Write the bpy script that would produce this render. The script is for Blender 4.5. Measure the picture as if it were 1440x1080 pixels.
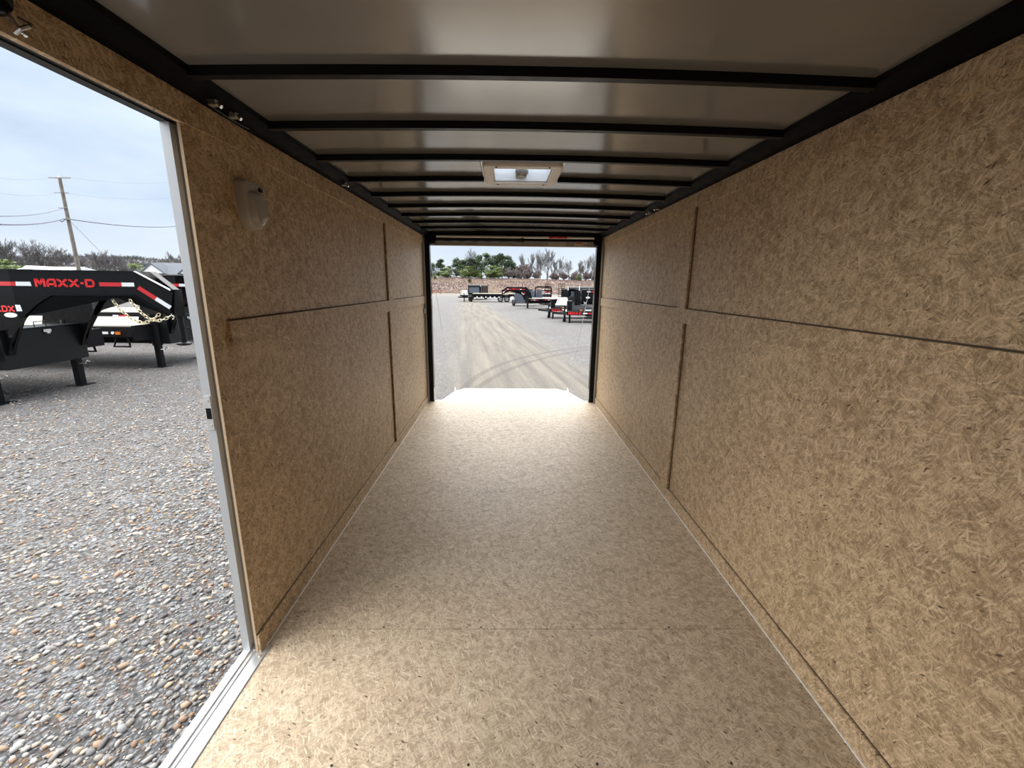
import bpy, bmesh, math, random
from mathutils import Vector, Matrix, noise as mnoise
S = bpy.context.scene
for o in list(bpy.data.objects): bpy.data.objects.remove(o)
C = S.collection
PI = math.pi
# ------------------------------------------------------------------ camera
cam_d = bpy.data.cameras.new('camera'); cam = bpy.data.objects.new('camera', cam_d); C.objects.link(cam); S.camera = cam
YAW, PITCH, ROLL, FPX = 0.0154232, -0.2282856, 0.0112969, 597.426
cam_d.sensor_fit = 'HORIZONTAL'; cam_d.sensor_width = 36.0; cam_d.lens = FPX * 36.0 / 1440.0
cam_d.clip_start = 0.02; cam_d.clip_end = 2000
_f = Vector((math.sin(YAW) * math.cos(PITCH), math.cos(YAW) * math.cos(PITCH), math.sin(PITCH)))
_r = Vector((math.cos(YAW), -math.sin(YAW), 0)); _u = _r.cross(_f)
_r2 = _r * math.cos(ROLL) + _u * math.sin(ROLL); _u2 = -_r * math.sin(ROLL) + _u * math.cos(ROLL)
cam.matrix_world = Matrix(((_r2.x, _u2.x, -_f.x, -0.07654), (_r2.y, _u2.y, -_f.y, 0.0), (_r2.z, _u2.z, -_f.z, 1.41105), (0, 0, 0, 1)))
# ------------------------------------------------------------------ colour management, sky, sun
S.view_settings.view_transform = 'Standard'; S.view_settings.look = 'None'; S.view_settings.gamma = 1.0
S.view_settings.exposure = 1.22; S.view_settings.use_curve_mapping = False
try:
    S.cycles.max_bounces = 16; S.cycles.diffuse_bounces = 10; S.cycles.glossy_bounces = 6; S.cycles.transmission_bounces = 8
    S.cycles.use_denoising = True; S.cycles.sample_clamp_indirect = 8.0
except Exception: pass

def sock(nt, x):
    return x
class NB:
    """small node builder"""
    def __init__(s, nt): s.nt = nt
    def n(s, t, props=None, **ins):
        nd = s.nt.nodes.new(t)
        for k, v in (props or {}).items(): setattr(nd, k, v)
        for k, v in ins.items():
            key = int(k[1:]) if k[0] == 'i' and k[1:].isdigit() else k.replace('_', ' ')
            if isinstance(v, bpy.types.NodeSocket): s.nt.links.new(v, nd.inputs[key])
            else: nd.inputs[key].default_value = v
        return nd
    def math(s, op, a, b=0.0, c=0.0, clamp=False):
        nd = s.n('ShaderNodeMath', {'operation': op, 'use_clamp': clamp}, i0=a, i1=b, i2=c); return nd.outputs[0]
    def mix(s, f, a, b, blend='MIX'):
        nd = s.n('ShaderNodeMix', {'data_type': 'RGBA', 'blend_type': blend})
        for i, v in ((0, f), (6, a), (7, b)):
            if isinstance(v, bpy.types.NodeSocket): s.nt.links.new(v, nd.inputs[i])
            else: nd.inputs[i].default_value = v if i == 0 else (*v[:3], 1)
        return nd.outputs[2]
    def ramp(s, x, lo, hi, a=0.0, b=1.0):
        nd = s.n('ShaderNodeMapRange', {'clamp': True}, i0=x, i1=lo, i2=hi, i3=a, i4=b); return nd.outputs[0]
    def sep(s, v):
        nd = s.n('ShaderNodeSeparateXYZ', None, i0=v); return nd.outputs
    def comb(s, x, y, z=0.0):
        return s.n('ShaderNodeCombineXYZ', None, i0=x, i1=y, i2=z).outputs[0]
    def noise(s, v, scale, detail=2.0, rough=0.5, dim='3D'):
        return s.n('ShaderNodeTexNoise', {'noise_dimensions': dim}, Vector=v, Scale=scale, Detail=detail, Roughness=rough).outputs[0]

W = bpy.data.worlds.new('overcast_sky'); S.world = W; W.use_nodes = True
nt = W.node_tree; nt.nodes.clear(); b = NB(nt)
tc = b.n('ShaderNodeTexCoord').outputs['Generated']
sx, sy, sz = b.sep(tc)
el = b.math('ARCSINE', sz)
lowcol = b.mix(b.ramp(el, 0.0, 0.42), (0.35, 0.40, 0.455), (0.35, 0.41, 0.475))
stretch = b.n('ShaderNodeMapping', None, Vector=tc, Scale=(1.6, 1.6, 5.0)).outputs[0]
cl = b.noise(stretch, 1.7, 5.0, 0.55)
skyc = b.mix(b.ramp(cl, 0.36, 0.68), (0.26, 0.32, 0.40), lowcol)
skyc = b.mix(b.ramp(el, -0.02, 0.14), (0.385, 0.415, 0.445), skyc)
# the high cloud overhead is the bright part of an overcast sky
gain = b.math('ADD', 1.0, b.math('MULTIPLY', b.ramp(el, 0.62, 1.15), 4.5))
rear = b.math('MULTIPLY', b.math('MULTIPLY', b.ramp(sy, 0.5, 0.8), b.ramp(b.math('ABSOLUTE', sx), 0.50, 0.30)), b.ramp(el, 0.10, 0.30))  # unseen bright sky patch added beyond the rear opening to light the interior
gain = b.math('ADD', gain, b.math('MULTIPLY', rear, 8.5))
skyc = b.mix(b.ramp(gain, 1.0, 3.0), skyc, (0.425, 0.425, 0.42))
bg = b.n('ShaderNodeBackground', None, Color=skyc, Strength=gain)
nt.links.new(bg.outputs[0], b.n('ShaderNodeOutputWorld').inputs[0])

sun_d = bpy.data.lights.new('hazy_sun', 'SUN'); sun = bpy.data.objects.new('hazy_sun', sun_d); C.objects.link(sun)
sun_d.energy = 2.4; sun_d.angle = math.radians(80); sun_d.color = (1.0, 0.97, 0.93)
sun.rotation_euler = Vector((0.80, 0.10, -0.60)).to_track_quat('-Z', 'Y').to_euler()
# ------------------------------------------------------------------ materials
MATS = {}
def mat(name):
    m = bpy.data.materials.new(name); m.use_nodes = True; m.node_tree.nodes.clear(); MATS[name] = m
    nb = NB(m.node_tree); out = nb.n('ShaderNodeOutputMaterial')
    p = nb.n('ShaderNodeBsdfPrincipled'); m.node_tree.links.new(p.outputs[0], out.inputs[0])
    return m, nb, p, out
def setp(m, p, col=None, rough=None, metal=None, spec=None, normal=None):
    for k, v in (('Base Color', col), ('Roughness', rough), ('Metallic', metal), ('Specular IOR Level', spec), ('Normal', normal)):
        if v is None: continue
        if isinstance(v, bpy.types.NodeSocket): m.node_tree.links.new(v, p.inputs[k])
        else: p.inputs[k].default_value = (*v, 1) if k == 'Base Color' else v
def pm(name, col, rough=0.5, metal=0.0, spec=0.5, var=0.12, vscale=6.0):
    """paint, plastic or metal with a little uneven wear"""
    m, nb, p, out = mat(name)
    co = nb.n('ShaderNodeTexCoord').outputs['Object']
    nz = nb.noise(co, vscale, 4.0, 0.6)
    c = nb.mix(nb.ramp(nz, 0.3, 0.7), tuple(x * (1 - var) for x in col), tuple(min(1, x * (1 + var)) for x in col))
    setp(m, p, c, nb.ramp(nb.noise(co, vscale * 3, 2.0), 0.3, 0.7, max(0.02, rough - 0.06), min(1, rough + 0.06)), metal, spec)
    return m

def osb(name, axis, seed, lo=(0.29, 0.198, 0.110), hi=(0.66, 0.497, 0.312), gloss=0.55, tint=(1, 1, 1)):
    """fine oriented strand board: flakes in many directions, pale slivers, dark bark specks"""
    m, nb, p, out = mat(name)
    x, y, z = nb.sep(nb.n('ShaderNodeTexCoord').outputs['Object'])
    a, bb = {'X': (y, z), 'Y': (x, z), 'Z': (x, y)}[axis]
    co = nb.comb(nb.math('ADD', a, seed * 3.17), nb.math('ADD', bb, seed * 7.31), 0.0)
    wob = nb.n('ShaderNodeTexNoise', {'noise_dimensions': '2D'}, Vector=co, Scale=12.0, Detail=2.0).outputs['Color']
    warp = nb.n('ShaderNodeVectorMath', {'operation': 'SCALE'}, i0=nb.n('ShaderNodeVectorMath', {'operation': 'SUBTRACT'}, i0=wob, i1=(0.5, 0.5, 0.5)).outputs[0], Scale=0.022).outputs[0]
    cw = nb.n('ShaderNodeVectorMath', {'operation': 'ADD'}, i0=co, i1=warp).outputs[0]
    def fibres(cell, long, short, off):
        v = nb.n('ShaderNodeTexVoronoi', {'voronoi_dimensions': '2D', 'feature': 'F1'}, Vector=cw, Scale=cell, Randomness=1.0)
        r = nb.sep(v.outputs['Color'])
        rot = nb.n('ShaderNodeVectorRotate', {'rotation_type': 'Z_AXIS'}, Vector=cw, Angle=nb.math('MULTIPLY', nb.math('ADD', r[0], off), 6.283)).outputs[0]
        mp = nb.n('ShaderNodeMapping', None, Vector=rot, Scale=(long, short, 1.0)).outputs[0]
        return nb.noise(mp, 1.0, 3.0, 0.65, '2D'), r
    f1, r1 = fibres(13.0, 22.0, 190.0, 0.13)
    f2, r2 = fibres(46.0, 60.0, 420.0, 0.57)
    f3, r3 = fibres(105.0, 120.0, 640.0, 0.29)
    big = nb.noise(co, 2.2, 4.0, 0.55, '2D'); blot = nb.noise(co, 16.0, 3.0, 0.6, '2D')
    v = nb.math('ADD', nb.math('MULTIPLY', f1, 0.34), nb.math('ADD', nb.math('MULTIPLY', f2, 0.38), nb.math('MULTIPLY', f3, 0.36)))
    v = nb.math('ADD', v, nb.math('MULTIPLY', nb.math('SUBTRACT', r2[1], 0.5), 0.10))
    v = nb.math('ADD', v, nb.math('MULTIPLY', nb.math('SUBTRACT', r3[1], 0.5), 0.08))
    v = nb.math('ADD', v, nb.math('MULTIPLY', nb.math('SUBTRACT', big, 0.5), 0.10))
    v = nb.math('ADD', v, nb.math('MULTIPLY', nb.math('SUBTRACT', blot, 0.5), 0.12))
    t = nb.ramp(v, 0.44, 0.65)
    c = nb.mix(t, lo, hi)
    c = nb.mix(nb.math('MULTIPLY', nb.ramp(r1[2], 0.70, 0.90), nb.ramp(f1, 0.50, 0.62, 0.0, 0.40)), c, (lo[0] * 1.2, lo[1] * 1.0, lo[2] * 0.85))
    c = nb.mix(nb.math('MULTIPLY', nb.ramp(f3, 0.40, 0.32), 0.5), c, tuple(x * 0.62 for x in lo))
    def cells(ang, scale, sx_, size, keep):
        rot = nb.n('ShaderNodeVectorRotate', {'rotation_type': 'Z_AXIS'}, Vector=cw, Angle=ang).outputs[0]
        mp = nb.n('ShaderNodeMapping', None, Vector=rot, Location=(ang * 5.3, ang * 2.7, 0), Scale=(sx_, 1.0, 1.0)).outputs[0]
        vv = nb.n('ShaderNodeTexVoronoi', {'voronoi_dimensions': '2D', 'feature': 'F1'}, Vector=mp, Scale=scale, Randomness=1.0)
        rr = nb.sep(vv.outputs['Color'])
        return nb.math('MULTIPLY', nb.ramp(vv.outputs['Distance'], size * 1.35, size * 0.7), nb.ramp(rr[0], keep, keep + 0.04)), rr
    # single slivers lying every way, most of them paler than the board
    for k in range(8):
        mk, rr = cells(0.3 + k * 0.79, (64.0, 100.0, 44.0, 120.0)[k % 4], (0.13, 0.15, 0.12, 0.14)[k % 4], (0.16, 0.2, 0.11, 0.2)[k % 4], (0.55, 0.4, 0.72, 0.5)[k % 4])
        pale = k % 4 != 3
        col = (hi[0] * 1.22, hi[1] * 1.27, hi[2] * 1.36) if pale else (lo[0] * 0.78, lo[1] * 0.72, lo[2] * 0.66)
        c = nb.mix(nb.math('MULTIPLY', mk, nb.ramp(rr[1], 0.0, 1.0, 0.05, 0.62)), c, col)
    for sc, sz_, kp, sxx, st in ((27.0, 0.065, 0.87, 0.34, 0.9), (52.0, 0.09, 0.86, 0.3, 0.8), (20.0, 0.04, 0.86, 0.3, 0.9), (90.0, 0.12, 0.84, 0.3, 0.6)):
        mk, rr = cells(sc * 0.37, sc, sxx, sz_, kp); c = nb.mix(nb.math('MULTIPLY', mk, st), c, (0.055, 0.030, 0.016))
    if tint != (1, 1, 1): c = nb.mix(1.0, c, tint, 'MULTIPLY')
    bump = nb.n('ShaderNodeBump', None, Strength=0.22, Distance=0.0012, Height=v).outputs[0]
    setp(m, p, c, nb.ramp(v, 0.35, 0.65, gloss + 0.08, gloss - 0.06), 0.0, 0.4, bump)
    return m
OSB_WX = osb('strand_board_side', 'X', 1.0); OSB_TX = osb('strand_board_strip', 'X', 2.3); OSB_WY = osb('strand_board_cross', 'Y', 3.1)
OSB_FLOOR = osb('strand_board_floor', 'Z', 5.2, (0.335, 0.258, 0.172), (0.63, 0.512, 0.372), 0.60)
OSB_EDGE = osb('strand_board_cut_edge', 'Z', 4.4, (0.40, 0.29, 0.18), (0.70, 0.54, 0.36), 0.75)
BLACK = pm('black_frame_paint', (0.004, 0.004, 0.005), 0.42, 0.0, 0.2)
RAILB = pm('black_rail_paint', (0.004, 0.004, 0.005), 0.6, 0.0, 0.06)
VENTC = pm('vent_plastic', (0.80, 0.76, 0.69), 0.5, 0.0, 0.4, 0.03)
LAMPC = pm('lamp_plastic', (0.40, 0.37, 0.33), 0.4, 0.0, 0.4, 0.04)
LAMPL = pm('lamp_lens_plastic', (0.36, 0.33, 0.29), 0.2, 0.0, 0.5, 0.04)
BLACKG = pm('black_gloss_paint', (0.0035, 0.0038, 0.0045), 0.14, 0.0, 0.22)
ALU = pm('mill_aluminium', (0.62, 0.64, 0.66), 0.38, 0.85, 0.5, 0.05)
ALUW = pm('white_aluminium', (0.50, 0.52, 0.54), 0.42, 0.25, 0.5, 0.04)
ALUG = pm('jamb_grey', (0.30, 0.29, 0.27), 0.45, 0.4, 0.4, 0.05)
CHROME = pm('zinc_plating', (0.78, 0.78, 0.76), 0.25, 0.9, 0.5, 0.08)
RED = pm('red_vinyl', (0.75, 0.018, 0.022), 0.4, 0.0, 0.5, 0.05)
REDT = pm('red_reflector', (0.55, 0.02, 0.025), 0.35, 0.0, 0.5, 0.10, 60.0)
WHITET = pm('white_reflector', (0.78, 0.80, 0.82), 0.35, 0.0, 0.5, 0.08, 60.0)
WHITE = pm('white_paint', (0.80, 0.80, 0.79), 0.45, 0.0, 0.5, 0.04)
CREAM = pm('cream_plastic', (0.66, 0.60, 0.52), 0.45, 0.0, 0.5, 0.05)
LENS = pm('lamp_lens', (0.62, 0.60, 0.56), 0.18, 0.0, 0.6, 0.04)
AMBER = pm('amber_lens', (0.65, 0.16, 0.02), 0.3)
GREYP = pm('grey_blue_paint', (0.085, 0.10, 0.125), 0.4)
DARKG = pm('dark_grey_paint', (0.022, 0.024, 0.027), 0.5, 0.0, 0.3)
TARP = pm('tarp_fabric', (0.055, 0.06, 0.062), 0.7)
RUBBER = pm('tyre_rubber', (0.018, 0.018, 0.019), 0.75)
RUST = pm('rusty_pipe', (0.28, 0.10, 0.06), 0.8)
YZINC = pm('yellow_zinc_chain', (0.72, 0.62, 0.42), 0.35, 0.6)
WIRE = pm('overhead_wire', (0.05, 0.06, 0.11), 0.6)
POLEW = pm('weathered_pole', (0.21, 0.185, 0.16), 0.9, 0.0, 0.2, 0.25, 3.0)
ROOFG = pm('grey_shingle', (0.10, 0.115, 0.135), 0.9)
GLASSY = pm('dusty_window', (0.22, 0.25, 0.28), 0.15)
SEAM = pm('seam_shadow_gap', (0.10, 0.07, 0.045), 0.9)
PEBW = None

def diamond_plate():
    m, nb, p, out = mat('black_tread_plate')
    co = nb.n('ShaderNodeTexCoord').outputs['Object']
    ch = nb.n('ShaderNodeTexVoronoi', {'feature': 'F1'}, Vector=co, Scale=34.0, Randomness=0.0).outputs['Distance']
    bp_ = nb.n('ShaderNodeBump', None, Strength=0.6, Distance=0.004, Height=nb.ramp(ch, 0.1, 0.35, 1.0, 0.0)).outputs[0]
    setp(m, p, (0.006, 0.0065, 0.007), 0.40, 0.0, 0.3, bp_); return m
TREAD = diamond_plate()
def ceiling_mat():
    m, nb, p, out = mat('painted_roof_skin')
    co = nb.n('ShaderNodeTexCoord').outputs['Object']
    nz = nb.noise(co, 4.0, 3.0)
    op = nb.noise(co, 220.0, 1.0)
    c = nb.mix(nb.ramp(nz, 0.3, 0.7), (0.25, 0.24, 0.22), (0.28, 0.27, 0.25))
    setp(m, p, c, 0.15, 0.30, 1.0, nb.n('ShaderNodeBump', None, Strength=0.05, Distance=0.001, Height=op).outputs[0]); return m
ROOFSKIN = ceiling_mat()
def wood_deck():
    m, nb, p, out = mat('pale_deck_boards')
    x, y, z = nb.sep(nb.n('ShaderNodeTexCoord').outputs['Object'])
    fr = nb.math('FRACT', nb.math('MULTIPLY', y, 5.3)); cell = nb.math('FLOOR', nb.math('MULTIPLY', y, 5.3))
    gr = nb.noise(nb.comb(nb.math('MULTIPLY', x, 1.5), nb.math('MULTIPLY', y, 60.0), cell), 1.0, 4.0)
    c = nb.mix(gr, (0.29, 0.26, 0.21), (0.44, 0.405, 0.35))
    c = nb.mix(nb.ramp(fr, 0.93, 0.96), c, (0.10, 0.08, 0.06))
    setp(m, p, c, 0.8); return m
DECK = wood_deck()
def vent_lid():
    m, nb, p, out = mat('translucent_lid')
    co = nb.n('ShaderNodeTexCoord').outputs['Object']
    nz = nb.noise(nb.n('ShaderNodeMapping', None, Vector=co, Scale=(3, 9, 1)).outputs[0], 3.0, 3.0)
    c = nb.mix(nb.ramp(nz, 0.35, 0.65), (0.62, 0.70, 0.80), (0.86, 0.90, 0.95))
    tr = nb.n('ShaderNodeBsdfTranslucent', None, Color=c)
    mx = nb.n('ShaderNodeMixShader', None, i0=0.25, i1=tr.outputs[0], i2=p.outputs[0]); setp(m, p, c, 0.3)
    m.node_tree.links.new(mx.outputs[0], out.inputs[0]); return m
LID = vent_lid()
def attr_mat(name, rough=0.8, mul=None):
    """colour stored per piece of the thing (each stone, leaf clump or twig has its own)"""
    m, nb, p, out = mat(name)
    a = nb.n('ShaderNodeAttribute', {'attribute_name': 'tint'}).outputs['Color']
    setp(m, p, a, rough, 0.0, 0.25); return m
TINT = attr_mat('mixed_natural_colour')
STONE = attr_mat('river_stone', 0.6)

def gravel():
    m, nb, p, out = mat('gravel_yard')
    co = nb.n('ShaderNodeTexCoord').outputs['Object']
    x, y, z = nb.sep(co)
    wv = nb.n('ShaderNodeVectorMath', {'operation': 'ADD'}, i0=co, i1=nb.n('ShaderNodeVectorMath', {'operation': 'SCALE'}, i0=nb.n('ShaderNodeTexNoise', None, Vector=co, Scale=30.0, Detail=1.0).outputs['Color'], Scale=0.02).outputs[0]).outputs[0]
    def stones(sc):
        v = nb.n('ShaderNodeTexVoronoi', {'voronoi_dimensions': '2D', 'feature': 'F1'}, Vector=wv, Scale=sc, Randomness=1.0)
        r = nb.sep(v.outputs['Color']); return v.outputs['Distance'], r
    d1, r1 = stones(44.0); d2, r2 = stones(70.0)
    patch = nb.noise(co, 1.1, 4.0, 0.6); patch2 = nb.noise(co, 0.35, 3.0, 0.6)
    def tone(r):
        c = nb.mix(r[0], (0.05, 0.05, 0.052), (0.36, 0.362, 0.362))
        c = nb.mix(nb.ramp(r[1], 0.72, 0.78, 0.0, 0.85), c, (0.20, 0.125, 0.08))
        c = nb.mix(nb.ramp(r[2], 0.90, 0.94, 0.0, 0.8), c, (0.40, 0.40, 0.385))
        return nb.mix(nb.ramp(r[1], 0.965, 0.975, 0.0, 0.8), c, (0.45, 0.27, 0.08))
    c = nb.mix(nb.ramp(patch, 0.44, 0.56), tone(r1), tone(r2))
    gap = nb.ramp(nb.math('MINIMUM', nb.math('MULTIPLY', d1, 1.0), 1.0), 0.30, 0.62)
    c = nb.mix(nb.math('MULTIPLY', gap, 0.8), c, (0.045, 0.04, 0.036))
    fine = nb.mix(nb.noise(co, 160.0, 2.0), (0.105, 0.097, 0.087), (0.18, 0.166, 0.15))
    c = nb.mix(nb.ramp(nb.noise(co, 2.3, 4.0, 0.6), 0.54, 0.70, 0.0, 0.6), c, fine)
    c = nb.mix(nb.ramp(patch2, 0.35, 0.7, 0.0, 0.15), c, (0.19, 0.197, 0.21))
    mv = nb.noise(co, 5.0, 5.0, 0.75)
    c = nb.mix(nb.ramp(mv, 0.40, 0.30, 0.0, 0.55), c, (0.075, 0.072, 0.07)); c = nb.mix(nb.ramp(mv, 0.55, 0.68, 0.0, 0.5), c, (0.33, 0.335, 0.34))
    # the driven lane that runs away behind the trailer, then bends left
    yc = nb.math('MAXIMUM', y, 5.0)
    ctr = nb.math('SUBTRACT', 0.35, nb.math('MULTIPLY', nb.math('SUBTRACT', yc, 8.0), 0.10))
    wob = nb.math('MULTIPLY', nb.math('SUBTRACT', nb.noise(co, 0.25, 2.0), 0.5), 0.9)
    off = nb.math('ADD', nb.math('SUBTRACT', x, ctr), wob)
    lane = nb.math('MULTIPLY', nb.ramp(nb.math('ABSOLUTE', off), 2.1, 1.1), nb.ramp(y, 4.0, 8.0))
    str_ = nb.noise(nb.comb(nb.math('MULTIPLY', nb.math('SUBTRACT', x, ctr), 3.4), nb.math('MULTIPLY', y, 0.16)), 1.0, 5.0, 0.62)
    dirt = nb.mix(nb.ramp(str_, 0.34, 0.66), (0.105, 0.090, 0.073), (0.225, 0.192, 0.145))
    dirt = nb.mix(nb.ramp(nb.noise(co, 14.0, 5.0, 0.7), 0.45, 0.7, 0.0, 0.6), dirt, (0.10, 0.096, 0.092))
    c = nb.mix(nb.math('MULTIPLY', lane, 0.88), c, dirt)
    # two tyre sweeps turning off to the right
    for cx, cy, rad in ((7.409, 7.066, 8.29), (9.482, 5.603, 10.31)):
        dd = nb.math('SQRT', nb.math('ADD', nb.math('POWER', nb.math('SUBTRACT', x, cx), 2.0), nb.math('POWER', nb.math('SUBTRACT', y, cy), 2.0)))
        ring = nb.ramp(nb.math('ABSOLUTE', nb.math('SUBTRACT', dd, rad)), 0.10, 0.05)
        tr = nb.math('MULTIPLY', ring, nb.ramp(nb.math('SINE', nb.math('MULTIPLY', nb.math('ADD', x, y), 62.0)), -0.5, 0.5, 0.35, 0.8))
        tr = nb.math('MULTIPLY', tr, nb.math('MULTIPLY', nb.ramp(y, 6.0, 7.5), nb.ramp(x, cx - 0.5, cx - 3.5)))
        c = nb.mix(nb.math('MULTIPLY', tr, 0.8), c, (0.075, 0.066, 0.058))
    sand = nb.math('MULTIPLY', nb.ramp(y, 86.0, 100.0), nb.ramp(nb.noise(co, 0.06, 2.0), 0.35, 0.55))
    c = nb.mix(nb.math('MULTIPLY', sand, 0.8), c, (0.23, 0.19, 0.14))
    c = nb.mix(1.0, c, (0.77, 0.79, 0.825), 'MULTIPLY')
    h = nb.math('SUBTRACT', 1.0, nb.ramp(d1, 0.0, 0.6))
    bmp = nb.n('ShaderNodeBump', None, Strength=nb.ramp(lane, 0.0, 1.0, 1.0, 0.5), Distance=0.012, Height=h).outputs[0]
    setp(m, p, c, 0.85, 0.0, 0.2, bmp); return m
GRAVEL = gravel()
def hill_mat(name, c1, c2, c3, sc=0.35):
    m, nb, p, out = mat(name)
    co = nb.n('ShaderNodeTexCoord').outputs['Object']
    n1 = nb.noise(co, sc, 6.0, 0.7); n2 = nb.noise(co, sc * 7, 4.0, 0.7)
    c = nb.mix(nb.ramp(n1, 0.38, 0.62), c1, c2); c = nb.mix(nb.ramp(n2, 0.5, 0.72, 0.0, 0.7), c, c3)
    setp(m, p, c, 0.95, 0.0, 0.1); return m
HILL = hill_mat('dry_brush_hill', (0.165, 0.122, 0.105), (0.215, 0.165, 0.13), (0.145, 0.108, 0.095))
FARH = hill_mat('hazy_ridge_tint', (0.135, 0.135, 0.15), (0.18, 0.175, 0.185), (0.085, 0.105, 0.095), 0.08)  # distance haze is mixed into these blue-grey cover colours

# ------------------------------------------------------------------ mesh and object helpers
class B:
    def __init__(s): s.bm = bmesh.new(); s.M = Matrix()
    def _v(s, pts): return [s.bm.verts.new(s.M @ Vector(p)) for p in pts]
    def face(s, pts):
        try: return s.bm.faces.new(s._v(pts))
        except ValueError: return None
    def box(s, x0, x1, y0, y1, z0, z1, bev=0.0):
        v = s._v([(x, y, z) for z in (z0, z1) for y in (y0, y1) for x in (x0, x1)])
        fs = [s.bm.faces.new([v[i] for i in q]) for q in ((0, 2, 3, 1), (4, 5, 7, 6), (0, 1, 5, 4), (2, 6, 7, 3), (0, 4, 6, 2), (1, 3, 7, 5))]
        if bev:
            es = list({e for f in fs for e in f.edges})
            bmesh.ops.bevel(s.bm, geom=es, offset=bev, segments=2, affect='EDGES', profile=0.7)
        return s
    def ring(s, c, ax, r, n, ph=0.0):
        ax = Vector(ax).normalized(); a = ax.orthogonal().normalized(); b_ = ax.cross(a); c = Vector(c)
        return s._v([c + a * (r * math.cos(ph + 2 * PI * i / n)) + b_ * (r * math.sin(ph + 2 * PI * i / n)) for i in range(n)])
    def bridge(s, r0, r1):
        n = len(r0)
        for i in range(n): s.bm.faces.new((r0[i], r0[(i + 1) % n], r1[(i + 1) % n], r1[i]))
    def cyl(s, p0, p1, r, n=12, r2=None, caps=True):
        ax = Vector(p1) - Vector(p0)
        a = s.ring(p0, ax, r, n); c = s.ring(p1, ax, r if r2 is None else r2, n); s.bridge(a, c)
        if caps: s.bm.faces.new(a[::-1]); s.bm.faces.new(c)
        return s
    def tube(s, pts, r, n=6):
        pts = [Vector(p) for p in pts]; rs = r if isinstance(r, (list, tuple)) else [r] * len(pts); prev = None; last = None
        for i, p in enumerate(pts):
            ax = (pts[min(i + 1, len(pts) - 1)] - pts[max(i - 1, 0)])
            if ax.length < 1e-9: ax = Vector((0, 0, 1))
            ax.normalize()
            a = (last - ax * last.dot(ax)) if last is not None else ax.orthogonal()
            if a.length < 1e-6: a = ax.orthogonal()
            a.normalize(); last = a; b_ = ax.cross(a)
            rg = s._v([p + a * (rs[i] * math.cos(2 * PI * k / n)) + b_ * (rs[i] * math.sin(2 * PI * k / n)) for k in range(n)])
            if prev: s.bridge(prev, rg)
            else: s.bm.faces.new(rg[::-1])
            prev = rg
        s.bm.faces.new(prev); return s
    def prism(s, poly, f0, f1):
        """poly of 2-d points, f0 and f1 map a 2-d point to 3-d for both faces"""
        a = s._v([f0(*q) for q in poly]); c = s._v([f1(*q) for q in poly]); n = len(poly)
        fs = [s.bm.faces.new(a[::-1]), s.bm.faces.new(c)]
        for i in range(n): s.bm.faces.new((a[i], a[(i + 1) % n], c[(i + 1) % n], c[i]))
        bmesh.ops.triangulate(s.bm, faces=fs); return s
    def lathe(s, prof, c, ax, n=24, closed=False):
        """prof = (radius, distance along axis)"""
        axv = Vector(ax).normalized(); rings = []
        for r, h in prof: rings.append(s.ring(Vector(c) + axv * h, axv, max(r, 1e-4), n))
        for i in range(len(rings) - 1): s.bridge(rings[i], rings[i + 1])
        if closed: s.bridge(rings[-1], rings[0])
        else: s.bm.faces.new(rings[0][::-1]); s.bm.faces.new(rings[-1])
        return s
    def torus(s, c, M3, R, r, n=10, k=5, stretch=1.0):
        c = Vector(c); rings = []
        for i in range(n):
            a = 2 * PI * i / n; rings.append(s._v([c + M3 @ Vector(((R + r * math.cos(2 * PI * j / k)) * math.cos(a) * stretch, (R + r * math.cos(2 * PI * j / k)) * math.sin(a), r * math.sin(2 * PI * j / k))) for j in range(k)]))
        for i in range(n): s.bridge(rings[i], rings[(i + 1) % n])
        return s
    def done(s, name, m, parent=None, smooth=False):
        bmesh.ops.recalc_face_normals(s.bm, faces=s.bm.faces)
        me = bpy.data.meshes.new(name); s.bm.to_mesh(me); s.bm.free()
        me.materials.append(m)
        if smooth:
            me.polygons.foreach_set('use_smooth', [True] * len(me.polygons))
            try: me.set_sharp_from_angle(angle=math.radians(40))
            except Exception: pass
        o = bpy.data.objects.new(name, me); C.objects.link(o)
        if parent: o.parent = parent
        return o
def tag(o, label=None, cat=None, group=None, kind=None):
    for k, v in (('label', label), ('category', cat), ('group', group), ('kind', kind)):
        if v: o[k] = v
    return o
def thing(name, label, cat, loc=(0, 0, 0), rz=0.0, group=None):
    o = bpy.data.objects.new(name, None); C.objects.link(o); o.location = loc; o.rotation_euler = (0, 0, rz); o.empty_display_size = 0.1
    return tag(o, label, cat, group)
def copy_thing(root, label, loc, rz, group=None):
    r = root.copy(); C.objects.link(r); r.location = loc; r.rotation_euler = (0, 0, rz); r['label'] = label
    if group: r['group'] = group
    for ch in root.children:
        c = ch.copy(); C.objects.link(c); c.parent = r
        for g in ch.children:
            d = g.copy(); C.objects.link(d); d.parent = c
    return r
def raw_mesh(name, verts, faces, m, tints=None, parent=None):
    me = bpy.data.meshes.new(name); me.from_pydata(verts, [], faces); me.materials.append(m)
    if tints is not None:
        a = me.color_attributes.new('tint', 'FLOAT_COLOR', 'POINT'); flat = []
        for t in tints: flat.extend((t[0], t[1], t[2], 1.0))
        a.data.foreach_set('color', flat)
    o = bpy.data.objects.new(name, me); C.objects.link(o)
    if parent: o.parent = parent
    return o

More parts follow.
